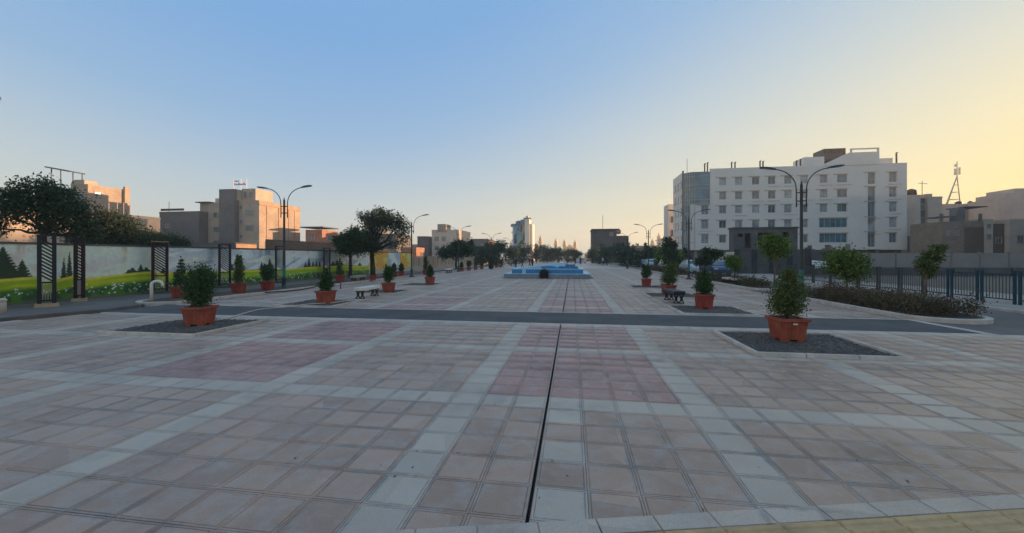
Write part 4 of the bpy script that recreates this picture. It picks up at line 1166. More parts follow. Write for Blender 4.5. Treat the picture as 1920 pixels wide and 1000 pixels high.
tree('leafy_tree', 'wide dark green tree behind the wall, before the dark brick building', (-33.0,26.5,0), 1.6, 0.15,
     [(0,0,3.0,1.3,1.2,0.9),(1.1,0.8,2.9,1.0,1.0,0.8),(-1.1,-0.8,3.2,1.1,1.1,0.8),(1.9,1.3,2.5,0.8,0.8,0.7)], 9000, 0.09, 'leaf_dark', None, 'bark', seed=35, nl=20, spread=0.22, per=18, shell=0.45)
tree('far_tree', 'broad dark tree around the third left lamp post', (-16.3,55.0,0), 1.4, 0.16,
     [(0,0,2.7,1.7,1.5,1.1),(-1.5,0,2.4,1.2,1.2,0.9),(1.6,0,2.9,1.2,1.2,1.0),(0.3,0,3.6,1.0,1.0,0.6),(2.2,0,3.9,0.35,0.35,0.8)], 6000, 0.15, 'leaf_dark', None, 'bark', seed=36, spread=0.2, per=22)
cyp = thing('cypress', 'narrow black cypress standing in a pot on the far left', 'tree', (-12.0,58.5,0))
V, Q, cen = leaf_cloud([(0,0,0.9,0.36,0.36,0.4),(0,0,1.5,0.3,0.3,0.45),(0,0,2.2,0.16,0.16,0.4)], 1500, 0.07, seed=40, shell=0.4)
obj('crown', fastmesh('crown', V, Q, M['leaf_dark']), cyp)
q = MB(); q.tube([(0,0,0.3),(0,0,2.0)], [0.05,0.02], 6); q.build('trunk', M['bark'], cyp)
q = MB(); q.lathe([(0.3,0),(0.38,0.5),(0.4,0.52),(0.36,0.5)], 12); q.build('pot', M['iron'], cyp)
# far tree lines: each its own tree
far = [(-19.0,82,4.6,2.4),(-16.8,86,5.0,2.3),(-14.6,92,4.9,2.2),(-13.8,104,5.6,2.6),(-22,110,6.0,2.8),(-10.5,118,5.5,2.4),(-7.5,122,5.2,2.3),(-4.5,126,5.0,2.2),(-1.5,132,4.8,2.2),(1.6,128,4.0,1.8),
       (8.0,98,5.2,2.0),(10.0,86,5.2,2.5),(10.3,78,4.6,2.2),(12.6,74,4.2,1.9),(13.4,62,3.4,1.5),(12.6,54,2.9,1.2),(14.4,57,3.0,1.3),(5.6,112,5.2,2.2),(13.0,90,4.0,2.0)]
flab = ['leftmost bushy tree of the distant left row, before the pale railing wall','second bushy tree of the distant left row','third bushy tree of the distant left row','bushy tree close before the left side of the painted tower','bushy tree behind the distant left row',
        'bushy tree just right of the painted tower','second tree right of the painted tower','third tree right of the painted tower below the minarets','fourth tree right of the painted tower below the minarets','low distant tree before the golden dome',
        'tall thin tree at the left of the far dark grove','broad tree of the far dark grove before the grey block','dense tree in the middle of the far dark grove','dark tree at the right of the far dark grove','rounded green tree past the third right lamp','small round green tree near the third right lamp','small green tree beside the parked cars','tree at the very end of the plaza on the right','dark tree below the grey block at its right corner']
for i, ((x,y,h,r), lb) in enumerate(zip(far, flab)):
    rr = random.Random(100+i)
    cl = [(rr.gauss(0,0.42*r),rr.gauss(0,0.3*r),h*0.58+rr.gauss(0,0.12*h),r*0.68,r*0.6,h*0.2) for _ in range(5)]+[(rr.gauss(0,0.4*r),0,h*0.86,r*0.32,r*0.3,h*0.14),(0,0,h*0.3,r*0.95,r*0.6,h*0.2),(rr.gauss(0,0.5*r),0,h*0.2,r*0.8,r*0.6,h*0.16)]
    tree('distant_tree', lb, (x,y,0), h*0.35, 0.13, cl, 2400, 0.2, 'leaf_bright' if i in (14,15) else ('leaf_dark' if i % 2 else 'leaf_tree'), 'distant trees', 'bark', seed=100+i, nl=8, spread=0.26, per=14, shell=0.45)

# ------------------------------------------------------------------ buildings
def win(parent, x, z, w, h, y, face='S', glass='glass', frame='hotel_frame', mull=1, proud=0.10, sill=True):
    """framed window set on a facade: frame proud of the wall, pane set back inside it"""
    f = MB(); t = 0.09
    def bx(a, c, d, e, p0, p1):
        if face == 'S': f.box(a, c, y-p1, y-p0, d, e)
        else: f.box(y+p0, y+p1, a, c, d, e)
    bx(x-w/2-t, x-w/2, z-h/2-t, z+h/2+t, 0, proud); bx(x+w/2, x+w/2+t, z-h/2-t, z+h/2+t, 0, proud)
    bx(x-w/2, x+w/2, z+h/2, z+h/2+t, 0, proud); bx(x-w/2, x+w/2, z-h/2-t, z-h/2, 0, proud+(0.05 if sill else 0))
    for k in range(mull):
        xm = x-w/2+w*(k+1)/(mull+1); bx(xm-0.03, xm+0.03, z-h/2, z+h/2, 0.012, proud-0.04)
    fo = f.build('window', M[frame], parent)
    p = MB()
    if face == 'S': p.box(x-w/2, x+w/2, y-0.01, y-0.002, z-h/2, z+h/2)
    else: p.box(y+0.002, y+0.01, x-w/2, x+w/2, z-h/2, z+h/2)
    p.build('pane', M[glass], fo)
    return fo
def facade_mesh(name, x0, x1, z0, z1, holes, y, depth, mt):
    xs = sorted(set([x0,x1]+[h[0] for h in holes]+[h[1] for h in holes])); zs = sorted(set([z0,z1]+[h[2] for h in holes]+[h[3] for h in holes]))
    mb = MB()
    for i in range(len(xs)-1):
        for j in range(len(zs)-1):
            cx, cz = (xs[i]+xs[i+1])/2, (zs[j]+zs[j+1])/2
            if any(h[0] < cx < h[1] and h[2] < cz < h[3] for h in holes): continue
            mb.poly([(xs[i],y,zs[j]),(xs[i+1],y,zs[j]),(xs[i+1],y,zs[j+1]),(xs[i],y,zs[j+1])])
    for (a, c, d, e) in holes:
        mb.poly([(a,y,d),(c,y,d),(c,y+depth,d),(a,y+depth,d)]); mb.poly([(a,y,e),(a,y+depth,e),(c,y+depth,e),(c,y,e)])
        mb.poly([(a,y,d),(a,y+depth,d),(a,y+depth,e),(a,y,e)]); mb.poly([(c,y,d),(c,y,e),(c,y+depth,e),(c,y+depth,d)])
    return mb
# --- hotel
HY_ = 95.0
ht = thing('hotel', 'large white five-storey hotel with glazed corner and small windows', 'building', (0,0,0))
colx = [33.1,36.4,39.9,43.15,46.4,49.6,53.4,57.0]
rowz = [18.55,15.4,12.3,9.05,5.8]
holes = []; wins = []
for r_, z in enumerate(rowz):
    for c_, x in enumerate(colx):
        if r_ >= 3 and c_ >= 6: continue
        w = 1.45 if c_ < 7 else 1.9
        holes.append((x-w/2, x+w/2, z-0.85, z+0.8)); wins.append((x-w/2, x+w/2, z-0.85, z+0.8, 1, 'glass'))
    holes.append((65.9,67.3,z-1.0,z+1.0)); wins.append((65.9,67.3,z-1.0,z+1.0,1,'glass'))
for z in rowz[3:]:
    holes.append((52.6,58.0,z-0.95,z+1.0)); wins.append((52.6,58.0,z-0.95,z+1.0,4,'glass_teal'))
for z in rowz[2:]:
    holes.append((28.6,30.1,z-1.0,z+1.0)); wins.append((28.6,30.1,z-1.0,z+1.0,1,'glass'))
for z0_, z1_ in ((3.9,7.0),(7.1,10.2),(10.4,13.4),(13.6,16.6),(17.2,19.6)):
    holes.append((61.9,63.3,z0_,z1_)); wins.append((61.9,63.3,z0_,z1_,1,'glass'))
mb = facade_mesh('f', 26.9, 69.2, 3.3, 21.3, [h for h in holes], HY_, 0.35, None)
# cut for the glazed corner: facade left bound is x=30.4 above 14.5
mb2 = facade_mesh('f', 30.42, 69.2, 14.45, 21.3, [h for h in holes if h[2] > 14.45], HY_, 0.35, None)
mb1 = facade_mesh('f', 26.2, 69.2, 3.3, 14.45, [h for h in holes if h[3] < 14.45], HY_, 0.35, None)
holes_mid = [h for h in holes if h[2] <= 14.45 <= h[3]]
zl = min([h[2] for h in holes_mid]+[14.45])-0.2; zh = max([h[3] for h in holes_mid]+[14.45])+0.2
fac = MB()
for part in (facade_mesh('f',26.2,69.2,3.3,13.55,[h for h in holes if h[3] <= 13.55],HY_,0.35,None),
             facade_mesh('f',30.42,69.2,13.55,21.3,[(h[0],h[1],max(h[2],13.56),h[3]) for h in holes if h[3] > 13.55],HY_,0.35,None)):
    o_ = len(fac.v); fac.v += part.v
    for f_, m_ in zip(part.f, part.m): fac.face([o_+i for i in f_], m_)
HB = 106.0
fac.poly([(69.2,HY_,3.3),(69.2,HB,3.3),(69.2,HB,21.3),(69.2,HY_,21.3)])
fac.poly([(30.42,HY_+0.5,21.3-0.6),(69.2,HY_+0.5,21.3-0.6),(69.2,HB,21.3-0.6),(30.42,HB,21.3-0.6)])
fac.poly([(26.2,HY_,3.3),(69.2,HY_,3.3),(69.2,HB,3.3),(26.2,HB,3.3)])
fac.box(30.42,69.2,HY_+0.001,HY_+0.4,21.301,21.5)
fac.poly([(25.2,HB,3.3),(69.2,HB,3.3),(69.2,HB,21.3),(25.2,HB,21.3)])
fac.poly([(25.2,HY_+2.2,3.3),(25.2,HB,3.3),(25.2,HB,21.3),(25.2,HY_+2.2,21.3)])
fac.build('wall', M['hotel'], ht)
for (a, c, d, e, n, gl) in wins:
    f = MB(); t_ = 0.08; y0_ = HY_+0.18; y1_ = HY_+0.28
    f.box(a,a+t_,y0_,y1_,d,e); f.box(c-t_,c,y0_,y1_,d,e); f.box(a+t_,c-t_,y0_,y1_,d,d+t_); f.box(a+t_,c-t_,y0_,y1_,e-t_,e)
    for k in range(n):
        xm = a+(c-a)*(k+1)/(n+1); f.box(xm-0.04,xm+0.04,y0_+0.01,y1_-0.01,d+t_,e-t_)
    fo = f.build('window', M['hotel_frame'], ht)
    p = MB(); p.box(a+t_,c-t_,HY_+0.24,HY_+0.26,d+t_,e-t_); p.build('pane', M[gl if gl != 'glass' else random.choice(('glass','glass','glass_pale','glass_pale','glass_dark'))], fo)
    if gl == 'glass' and random.random() < 0.45:
        cu = random.uniform(0.25,0.6); p = MB(); p.box(a+t_+0.02,a+t_+(c-a)*cu*0.7,HY_+0.29,HY_+0.31,d+t_,e-t_); p.build('curtain', M['cream2'], fo)
    l = MB(); l.box(a-0.75 if c-a < 2.5 else a-0.2, c+0.15,HY_-0.10,HY_-0.002,e+0.08,e+0.22); l.build('lintel', M['hotel_frame'], ht)
    if c-a < 2.5 and random.random() < 0.55:
        l = MB(); l.box(a-0.1,c+0.9,HY_-0.06,HY_-0.002,d-0.55,d-0.45); l.build('ledge', M['hotel_frame'], ht)
# bedrooms behind the glass
q = MB(); q.box(26.5,69.0,HY_+0.6,HY_+0.7,3.5,20.5); q.build('inner_wall', M['cream2'], ht)
# glazed corner, curved in plan
def corner(z0_, z1_, x1_, nm, frame_rows):
    pts = [(25.2,HY_+2.2)] + [(27.2-2.0*math.cos(a), HY_+2.2-2.2*math.sin(a)+0.05) for a in np.linspace(0.3,PI/2,6)] + [(x1_, HY_+0.05)]
    g = MB()
    for (xa,ya),(xb,yb) in zip(pts[:-1],pts[1:]): g.poly([(xa,ya,z0_),(xb,yb,z0_),(xb,yb,z1_),(xa,ya,z1_)])
    go = g.build(nm, M['glass_teal'], ht)
    f = MB()
    for (x_,y_) in pts: f.box(x_-0.06,x_+0.06,y_-0.1,y_+0.02,z0_,z1_)
    for z_ in frame_rows:
        for (xa,ya),(xb,yb) in zip(pts[:-1],pts[1:]):
            f.hexa([(xa,ya-0.09,z_-0.06),(xb,yb-0.09,z_-0.06),(xb,yb+0.01,z_-0.06),(xa,ya+0.01,z_-0.06)],[(xa,ya-0.09,z_+0.06),(xb,yb-0.09,z_+0.06),(xb,yb+0.01,z_+0.06),(xa,ya+0.01,z_+0.06)])
    f.build('mullion', M['hotel_frame'], go)
corner(13.55, 20.9, 30.4, 'corner_glazing', (13.7,14.6,17.0,17.9,19.9,20.8))
corner(3.4, 13.5, 26.2, 'corner_strip_glazing', (5.0,8.2,11.4))
q = MB(); q.box(25.12,25.4,HY_+1.9,HY_+2.35,3.3,21.6); q.build('corner_column', M['metal_dark'], ht)
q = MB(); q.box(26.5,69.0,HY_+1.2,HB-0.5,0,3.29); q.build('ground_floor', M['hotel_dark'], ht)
for x in np.arange(27.5,69,5.2):
    q = MB(); q.box(x-0.3,x+0.3,HY_+0.3,HY_+0.9,0,3.29); q.build('column', M['conc'], ht)
# gabled stair tower and plant room
q = MB(); q.hexa([(53.0,HY_-0.12,21.31),(64.0,HY_-0.12,21.31),(64.0,HY_+6,21.31),(53.0,HY_+6,21.31)],[(58.4,HY_-0.12,24.0),(64.0,HY_-0.12,24.0),(64.0,HY_+6,24.0),(58.4,HY_+6,24.0)]); q.build('gable', M['hotel'], ht)
q = MB(); q.box(58.6,64.0,HY_-0.1,HY_+0.2,24.6,24.85); q.box(63.7,64.0,HY_-0.09,HY_+0.19,24.01,24.6); q.box(58.6,58.9,HY_-0.09,HY_+0.19,24.01,24.6); q.build('roof_beam', M['hotel'], ht)
q = MB(); q.box(50.4,54.4,HY_+1.5,HY_+6,21.31,23.7); q.build('roof_room', M['hotel'], ht)
q = MB(); q.box(64.1,67.6,HY_+1.5,HY_+6,21.31,22.9); q.build('roof_room', M['hotel'], ht)
q = MB(); q.box(54.6,58.9,HY_+2,HY_+6,23.0,25.5); q.build('chiller', M['metal_dark'], ht)
for i in range(9):
    q = MB(); q.box(54.6+i*0.48,54.6+i*0.48+0.3,HY_+1.9,HY_+1.99,24.4,25.35); q.build('louvre', M['dark'], ht)
for x, h_ in ((29.7,1.6),(30.3,1.8),(35.4,1.7),(36.1,1.7),(41.3,1.8),(41.9,1.7),(48.7,1.6),(49.5,1.9),(68.1,2.6)):
    q = MB(); q.tube([(x,HY_+1.2,21.0),(x,HY_+1.2,21.3+h_)], 0.16, 8); q.tube([(x-0.05,HY_+1.2,21.3+h_),(x+0.25,HY_+1.2,21.35+h_)], 0.1, 6); q.build('flue', M['metal_dark'], ht)
q = MB(); q.tube([(26.4,HY_+3,21),(26.4,HY_+3,24.6)], 0.05, 5); q.build('antenna', M['metal_dark'], ht)
q = MB()
for (a,c,d,e) in ((25.19,25.12,0,0),):
    pass
for z in (5.8,9.05,12.3,15.4,18.55):
    for y in (98.6, 101.6, 104.4):
        win(ht, y, z, 1.3, 1.6, 25.2-0.12, 'E', 'glass', 'hotel_frame', 0, 0.1) if False else None
for z in (5.8,9.05,12.3,15.4,18.55):
    for y in (98.8, 101.4, 104.0):
        f = MB(); f.box(25.1,25.195,y-0.75,y+0.75,z-0.9,z+0.9); fo = f.build('window', M['hotel_frame'], ht)
        p = MB(); p.box(25.08,25.098,y-0.62,y+0.62,z-0.78,z+0.78); p.build('pane', M['glass'], fo)
# --- second pale block behind the hotel corner
bt = thing('apartment_block', 'pale block seen behind the left edge of the hotel', 'building', (24.7,109,0))
q = MB(); q.box(0,7,0,5,0,15.5); q.build('wall', M['hotel'], bt)
for z in (4.5,8.0,11.5):
    for x in (1.2,3.5): win(bt, x, z, 1.0, 1.5, 0.0, 'S')

def building(name, label, x0, x1, y0, y1, h, wallmat, wS=(), wE=(), parapet=0.5, extras=None, cat='building', glass='glass', frame='hotel_frame', group=None):
    t = thing(name, label, cat, (0,0,0), 0, group)
    q = MB(); q.box(x0,x1,y0,y1,-0.05,h); q.build('wall', M[wallmat], t)
    if parapet:
        q = MB(); p = 0.12
        q.box(x0-0.04,x1+0.04,y0-0.04,y0+p,h+0.001,h+parapet); q.box(x0-0.04,x1+0.04,y1-p,y1+0.04,h+0.001,h+parapet)
        q.box(x0-0.04,x0+p,y0+p,y1-p,h+0.001,h+parapet); q.box(x1-p,x1+0.04,y0+p,y1-p,h+0.001,h+parapet)
        q.build('parapet', M[wallmat], t)
    for (x,z,w,hh) in wS: win(t, x, z, w, hh, y0, 'S', glass, frame)
    for (y,z,w,hh) in wE: win(t, y, z, w, hh, x1, 'E', glass, frame)
    return t
def addbox(t, nm, mt, *a):
    q = MB(); q.box(*a); return q.build(nm, M[mt], t)

# --- ruined concrete house, dark hoarding and rubble before the hotel
rt = thing('ruined_house', 'roofless grey concrete house with open upper rooms before the hotel', 'building', (17.1,46,0))
mb = facade_mesh('wall',0,6.3,-0.05,4.8,[(1.15,1.75,2.75,4.3),(2.35,2.95,2.75,4.35),(3.0,3.9,2.75,4.35),(4.85,5.45,3.85,4.4),(0.45,0.95,3.9,4.25)],0,0.22,None)
mb.poly([(0,0,-0.05),(0,1.2,-0.05),(0,1.2,4.8),(0,0,4.8)]); mb.poly([(6.3,0,-0.05),(6.3,1.2,-0.05),(6.3,1.2,4.8),(6.3,0,4.8)])
mb.poly([(0,1.2,-0.05),(6.3,1.2,-0.05),(6.3,1.2,2.7),(0,1.2,2.7)]); mb.poly([(0,0,2.7),(6.3,0,2.7),(6.3,1.2,2.7),(0,1.2,2.7)]); mb.poly([(0,1.2,2.7),(2.2,1.2,2.7),(2.2,1.2,4.8),(0,1.2,4.8)]); mb.poly([(2.9,1.2,2.7),(6.3,1.2,2.7),(6.3,1.2,4.8),(2.9,1.2,4.8)])
mb.build('wall', M['conc_mid'], rt)
q = MB(); q.box(-0.1,6.4,-0.12,1.3,4.801,4.95); q.build('roof_slab', M['conc_dark'], rt)
for x in (2.0,4.2):
    q = MB(); q.box(x-0.12,x+0.12,0.5,0.75,2.71,4.8); q.build('column', M['conc'], rt)
ho = thing('dark_hoarding', 'tall dark grey sheet metal hoarding below the ruined house', 'fence', (16.6,44.5,0))
for i in range(20):
    x = i*0.56
    q = MB(); hgt = 2.55 if i < 13 else 2.35
    q.hexa([(x,0,0),(x+0.55,0,0),(x+0.55,0.03,0),(x,0.03,0)], [(x,0,hgt),(x+0.55,0,hgt+random.gauss(0,0.03)),(x+0.55,0.03,hgt),(x,0.03,hgt)])
    for k in range(3): q.box(x+0.08+k*0.17,x+0.13+k*0.17,-0.025,-0.001,0.02,hgt-0.05)
    q.build('panel', M['conc_dark'] if i % 3 else M['metal_dark'], ho)
rb = thing('rubble_wall', 'broken brick wall remains right of the ruined house', 'wall', (24.2,46.5,0))
rr = random.Random(4)
for i in range(16):
    x = i*0.28; hh = 2.5+0.5*math.sin(i*0.9)+rr.uniform(-0.15,0.25)
    q = MB(); q.box(x,x+0.275,0,0.3,0,hh); q.build('wall_piece', M['brownwall'] if i % 3 else M['conc'], rb)
bn = thing('banner', 'white cloth banner with faint blue lines of writing on the hoarding', 'banner', (23.85,44.38,0))
nu, nv = 24, 14
u, v = np.meshgrid(np.linspace(0,1.85,nu), np.linspace(0,1.0,nv), indexing='ij')
c = np.ones(u.shape+(3,))*np.array((0.85,0.80,0.74))
for k in range(3):
    inl = (np.abs(v-0.25-k*0.27) < 0.05) & (fbm(u*9, v*0+k*3.3, 77+k) > 0.45)
    c[inl] = np.array((0.25,0.35,0.52))
zb = 0.55 + v*(0.72+0.18*(1-u/1.85)) + 0.35*(u/1.85)*(1-v)*0.9
V = np.stack([u.ravel(), (0.02*np.sin(u*6)).ravel()-0.06, zb.ravel()], 1); idx = np.arange(nu*nv).reshape(nu,nv)
me = fastmesh('cloth', V, np.stack([idx[:-1,:-1],idx[1:,:-1],idx[1:,1:],idx[:-1,1:]],-1).reshape(-1,4), M['mural'])
ca = me.color_attributes.new('paint','FLOAT_COLOR','POINT'); rgba = np.ones((nu*nv,4),np.float32); rgba[:,:3] = c.reshape(-1,3); ca.data.foreach_set('color', rgba.ravel())
clo = obj('cloth', me, bn); so = clo.modifiers.new('thick','SOLIDIFY'); so.thickness = 0.006
for x in (0.0,1.85):
    q = MB(); q.tube([(x,0,0),(x,0,1.75)], 0.025, 6); q.build('pole', M['metal_dark'], bn)
# shop front beside the ruin
kp = building('green_kiosk', 'low kiosk with pale green front left of the ruined house', 14.9,16.4,44,47,2.1,'cream2',[(15.3,1.0,0.5,1.3)],(),0.2,None,'kiosk')
addbox(kp,'green_panel','leaf_green' if 'leaf_green' in M else 'teal',15.7,16.35,43.93,43.995,0.1,1.95)
# concrete hoarding behind the blue fence
hw = thing('concrete_hoarding', 'long grey concrete panel wall behind the blue railing fence', 'wall', (27.0,45.0,0))
for i in range(19):
    x = i*2.4
    q = MB(); q.box(x+0.06,x+2.34,0,0.08,0.75,2.15+random.gauss(0,0.02)); q.build('panel', M['hoarding'], hw)
    q = MB(); q.box(x-0.06,x+0.055,-0.05,0.12,0,2.25); q.build('post', M['conc'], hw)
    q = MB(); q.box(x+0.058,x+2.338,-0.25,0.1,-0.05,0.745); q.build('base', M['conc_dark'], hw)

# --- blue railing fence
fs = thing('railing_fence', 'blue metal railing fence with paired posts along the right sidewalk', 'fence', (15.8,0,0.06))
fy = [14.9,16.9,18.25,19.5,20.75,22.1,23.5,25.0,27.4,29.2,31.4,33.6]
for i, y in enumerate(fy):
    mt = 'fence_blue' if i < 4 else 'fence_dark'
    for d in (-0.09, 0.09):
        q = MB(); q.box(-0.034,0.034,y+d-0.034,y+d+0.034,-0.05,1.18); q.box(-0.042,0.042,y+d-0.042,y+d+0.042,1.181,1.21); q.build('post', M[mt], fs)
    if i < len(fy)-1:
        y0_, y1_ = y+0.14, fy[i+1]-0.14
        for z in (0.16, 1.08):
            q = MB(); q.box(-0.018,0.018,y0_,y1_,z-0.02,z+0.02); q.build('rail', M[mt], fs)
        q = MB(); n = int((y1_-y0_)/0.115)
        for k in range(1, n): 
            yy = y0_+(y1_-y0_)*k/n; q.box(-0.009,0.009,yy-0.009,yy+0.009,0.181,1.059)
        stuff(q.build('bars', M['fence_dark'], fs))
ds = thing('dark_screen', 'dark sheet screen standing behind the blue fence at the right edge', 'screen', (18.2,19.2,0.06), -0.7)
for i in range(4):
    q = MB(); q.box(i*0.7,i*0.7+0.69,0,0.04,0.05,1.0); q.build('panel', M['metal_dark'], ds)

# --- buildings right of the hotel
t = building('apartment_block', 'tall narrow beige block with two round water tanks on its roof', 69.4,73.2,97,106,14.6,'grey_pale',[(72.3,4.5,0.8,3.4),(71.1,4.5,0.7,3.4)],(),0.4)
for x in (70.6,72.6):
    q = MB(); q.lathe([(0.15,0),(0.85,0.15),(0.95,0.8),(0.85,1.6),(0.2,1.9)],12,(x,98.6,14.6)); q.build('water_tank', M['dark'], t, True)
t = building('apartment_block', 'dark narrow glazed block between two pale walls right of the hotel', 73.25,74.5,97.6,106,14.1,'darkbrick',[(73.9,z,0.8,1.2) for z in (3.5,6.5,9.5,12.5)],(),0.2)
t = building('apartment_block', 'blank pale grey block right of the hotel, stepped roof', 74.55,77.2,97,106,14.2,'grey_pale',(),(),0.35)
addbox(t,'roof_step','grey_pale',74.6,75.6,97.3,103,14.56,15.2)
q = MB(); q.tube([(75,99,15),(75,99,18.2)],0.06,5); q.tube([(74.2,99,17.8),(76.0,99,17.6)],0.05,4); q.build('antenna', M['metal_dark'], t)
t = building('apartment_block', 'wide pale block under the lattice mast', 89.0,106.0,114,126,14.4,'grey_pale',[(x,z,0.9,1.0) for x in (99,101.5,104) for z in (7.0,10.0,12.6)],(),0.5)
for x, r in ((91,0.6),(95.5,0.7),(98,0.5),(102,0.6),(104,0.5)):
    q = MB(); q.lathe([(r,0),(r,1.0),(r*0.3,1.3)],10,(x,115.5,14.4)); q.build('water_tank', M['metal_dark'], t)
mast = thing('lattice_mast', 'three-legged steel lattice mast with antennas on the far roofs', 'mast', (95.4,115.5,14.4))
for (x,y) in ((-2.8,0),(-1.4,1.5),(0.5,0)):
    q = MB(); q.tube([(x,y,0),(0.0,0.3,7.6)],0.11,6); q.build('leg', M['steel'], mast)
for z in (1.8,3.6,5.4):
    k = 1-z/7.6
    q = MB(); q.tube([(-2.8*k,0,z),(0.5*k,0.1,z),(-1.4*k,1.5*k,z),(-2.8*k,0,z)],0.06,5); q.build('brace', M['steel'], mast)
q = MB(); q.tube([(0,0.3,7.5),(0,0.3,11.3)],0.09,6); q.build('top_pole', M['steel'], mast)
for (x,z,h_) in ((0.45,8.0,1.8),(-0.45,7.9,1.6),(-0.4,10.0,0.6)):
    q = MB(); q.box(x-0.15,x+0.15,0.1,0.4,z,z+h_); q.build('antenna', M['white'], mast)
t = building('brick_house', 'half-built brown brick house with open top floor', 67.6,74.2,85.0,92,8.3,'tan_brick',[(68.6+0.55*i,6.1,0.25,0.9) for i in range(4)],(),0.0)
addbox(t,'column','conc',67.65,68.0,85.2,85.6,8.31,9.8); addbox(t,'column','conc',70.4,71.6,85.3,87,8.31,10.9); addbox(t,'column','conc',73.9,74.2,85.2,85.6,8.31,9.7)
addbox(t,'roof_slab','conc',67.6,69.9,85.1,89,9.2,9.35)
addbox(t,'dark_bay','brownwall',71.2,74.15,84.9,84.99,0,7.2)
addbox(t,'roof_slab','metal_dark',71.4,75.0,85.1,89,10.91,11.05)
t = building('apartment_block', 'pale rendered house with dark doorway bay at the right edge', 74.3,75.7,85,92,8.4,'cream2',[(75.0,5.4,0.6,0.9),(75.0,7.4,0.5,0.7)],(),0.3)
t = building('apartment_block', 'narrow dark brown bay between pale houses at the right edge', 75.75,77.7,85.3,92,7.6,'brownwall',[(76.8,4.8,0.8,1.0)],(),0.2)
t = building('apartment_block', 'rounded pale tall block rising at the right picture edge', 95.5,112,106,113,14.6,'grey_pale',[(98.5,9,1,1.2),(101,9,1,1.2)],(),0.4)
addbox(t,'roof_step','grey_pale',97.0,112,106.3,113,15.02,16.2)
addbox(t,'roof_step','grey_pale',99.2,112,106.6,113,16.21,17.3)
t = building('apartment_block', 'pale house front at the far right below the rounded block', 77.75,84,84.5,92,8.2,'cream2',[(79.4,5.0,0.9,1.2),(81.4,5.0,0.9,1.2)],(),0.4)
# unseen row of blocks added outside the picture to shade the plaza
for i, (x0,x1,y0,y1,h_,mt_,lb) in enumerate((
    (88,100,70,91,18.0,'darkbrick','dark block added off the right of the picture for shade, behind the pale house fronts'),
    (70,84,50,72.0,18.0,'darkbrick','dark block added off the right of the picture for shade, beside the rounded block'),
    (64,80,30,49,18.0,'grey_render','grey block added off the right of the picture for shade, second along the road'),
    (62,78,10,29,18.0,'cream','cream block added off the right of the picture for shade, third along the road'),
    (60,76,-14,9,18.0,'grey_render','grey block added off the right of the picture for shade, level with the viewer'),
    (60,76,-40,-15,18.0,'cream2','pale block added off the right of the picture for shade, behind the viewer'))):
    t = building('shade_block', lb, x0,x1,y0,y1,h_,mt_)
    for z in (3,6,9,12,15):
        for k in range(3):
            y = y0+(y1-y0)*(k+0.5)/3
            f = MB(); f.box(x0-0.08,x0-0.002,y-0.8,y+0.8,z-0.8,z+0.8); fo = f.build('window', M['hotel_frame'], t)
            p = MB(); p.box(x0-0.09,x0-0.082,y-0.7,y+0.7,z-0.7,z+0.7); p.build('pane', M['glass'], fo)

# --- left: brown brick long wall and lit buildings
t = thing('brick_boundary_wall', 'long brown brick wall behind the painted wall', 'wall', (0,0,0))
addbox(t,'wall','brownwall',-31.3,-31.0,37,60,0,3.6); addbox(t,'wall_end','tan',-31.35,-30.6,60.05,66,0,3.1)
q = MB(); q.lathe([(0.25,0),(0.3,0.25),(0.15,0.5),(0.2,0.7),(0.02,0.9)],10,(-30.9,59.6,3.6)); q.build('finial', M['cream'], t)
# stepped building with tower and sunlit flank
Yb = 82.0
t = building('brick_apartment', 'beige apartment block with sunlit blank flank and grey brick stair tower', -80.0,-71.0,Yb,96.0,14.3,'cream',
    [(-78.9+0.0,12.2,1.4,1.1)][:0] + [(-73.4,z,1.9,1.2) for z in (11.9,8.5)] + [(-75.6,z,0.6,0.8) for z in (13.2,9.9,6.5)])
q = MB(); q.box(-70.999,-70.95,Yb,96.0,-0.05,14.85); q.build('flank', M['warmstone'], t)
for y in (84.3,88.2,91.6,93.8):
    q = MB(); q.box(-70.949,-70.85,y-0.12,y+0.12,0,13.7); q.build('drainpipe', M['tan'], t)
q = MB(); q.box(-70.949,-70.8,Yb,96.0,13.7,13.95); q.build('cornice', M['tan'], t)
addbox(t,'stair_tower','darkbrick',-80.2,-76.2,Yb-1.2,Yb+4,-0.05,17.3)
addbox(t,'tower_flank','cream',-76.199,-75.9,Yb-0.6,Yb+4,14.81,17.0)
addbox(t,'roof_room','cream',-76.0,-72.4,Yb+0.6,Yb+6,14.82,17.6)
for x in (-75.0,-73.6): win(t, x, 16.2, 0.6, 1.2, Yb+0.6, 'S')
sg = thing('roof_sign', 'small purple lettered sign on a frame above the stair tower', 'sign', (-77.0,Yb+0.5,17.7))
q = MB()
for x in (-1.0,0.9,2.4): q.tube([(x,0,-0.1),(x,0,2.2)],0.05,5)
q.box(-1.0,2.4,-0.03,0.03,0.75,0.82); q.build('frame', M['steel'], sg)
rr = random.Random(9)
for row, (z, n) in enumerate(((1.55,3),(0.85,7))):
    for k in range(n):
        x = -0.8+k*0.44; q = MB()
        q.box(x,x+0.36,-0.1,-0.04,z,z+0.14); q.box(x+0.08*(k % 3),x+0.08*(k % 3)+0.12,-0.1,-0.04,z+0.141,z+rr.uniform(0.3,0.5))
        q.build('letter', M['navy'], sg)
t = building('apartment_wing', 'beige wing with dark windows left of the grey stair tower', -84.6,-80.3,Yb+0.3,93,13.9,'cream',[(-82.0,z,2.2,1.2) for z in (11.6,8.2,5.0)])
addbox(t,'roof_room','cream2',-83.4,-80.4,Yb+1,Yb+5,14.4,15.6)
addbox(t,'roof_canopy','metal_dark',-87.4,-83.8,Yb-0.4,Yb+4,14.5,14.7)
addbox(t,'balcony_bay','grey_render',-87.0,-84.65,Yb+0.5,Yb+4,10.8,14.4)
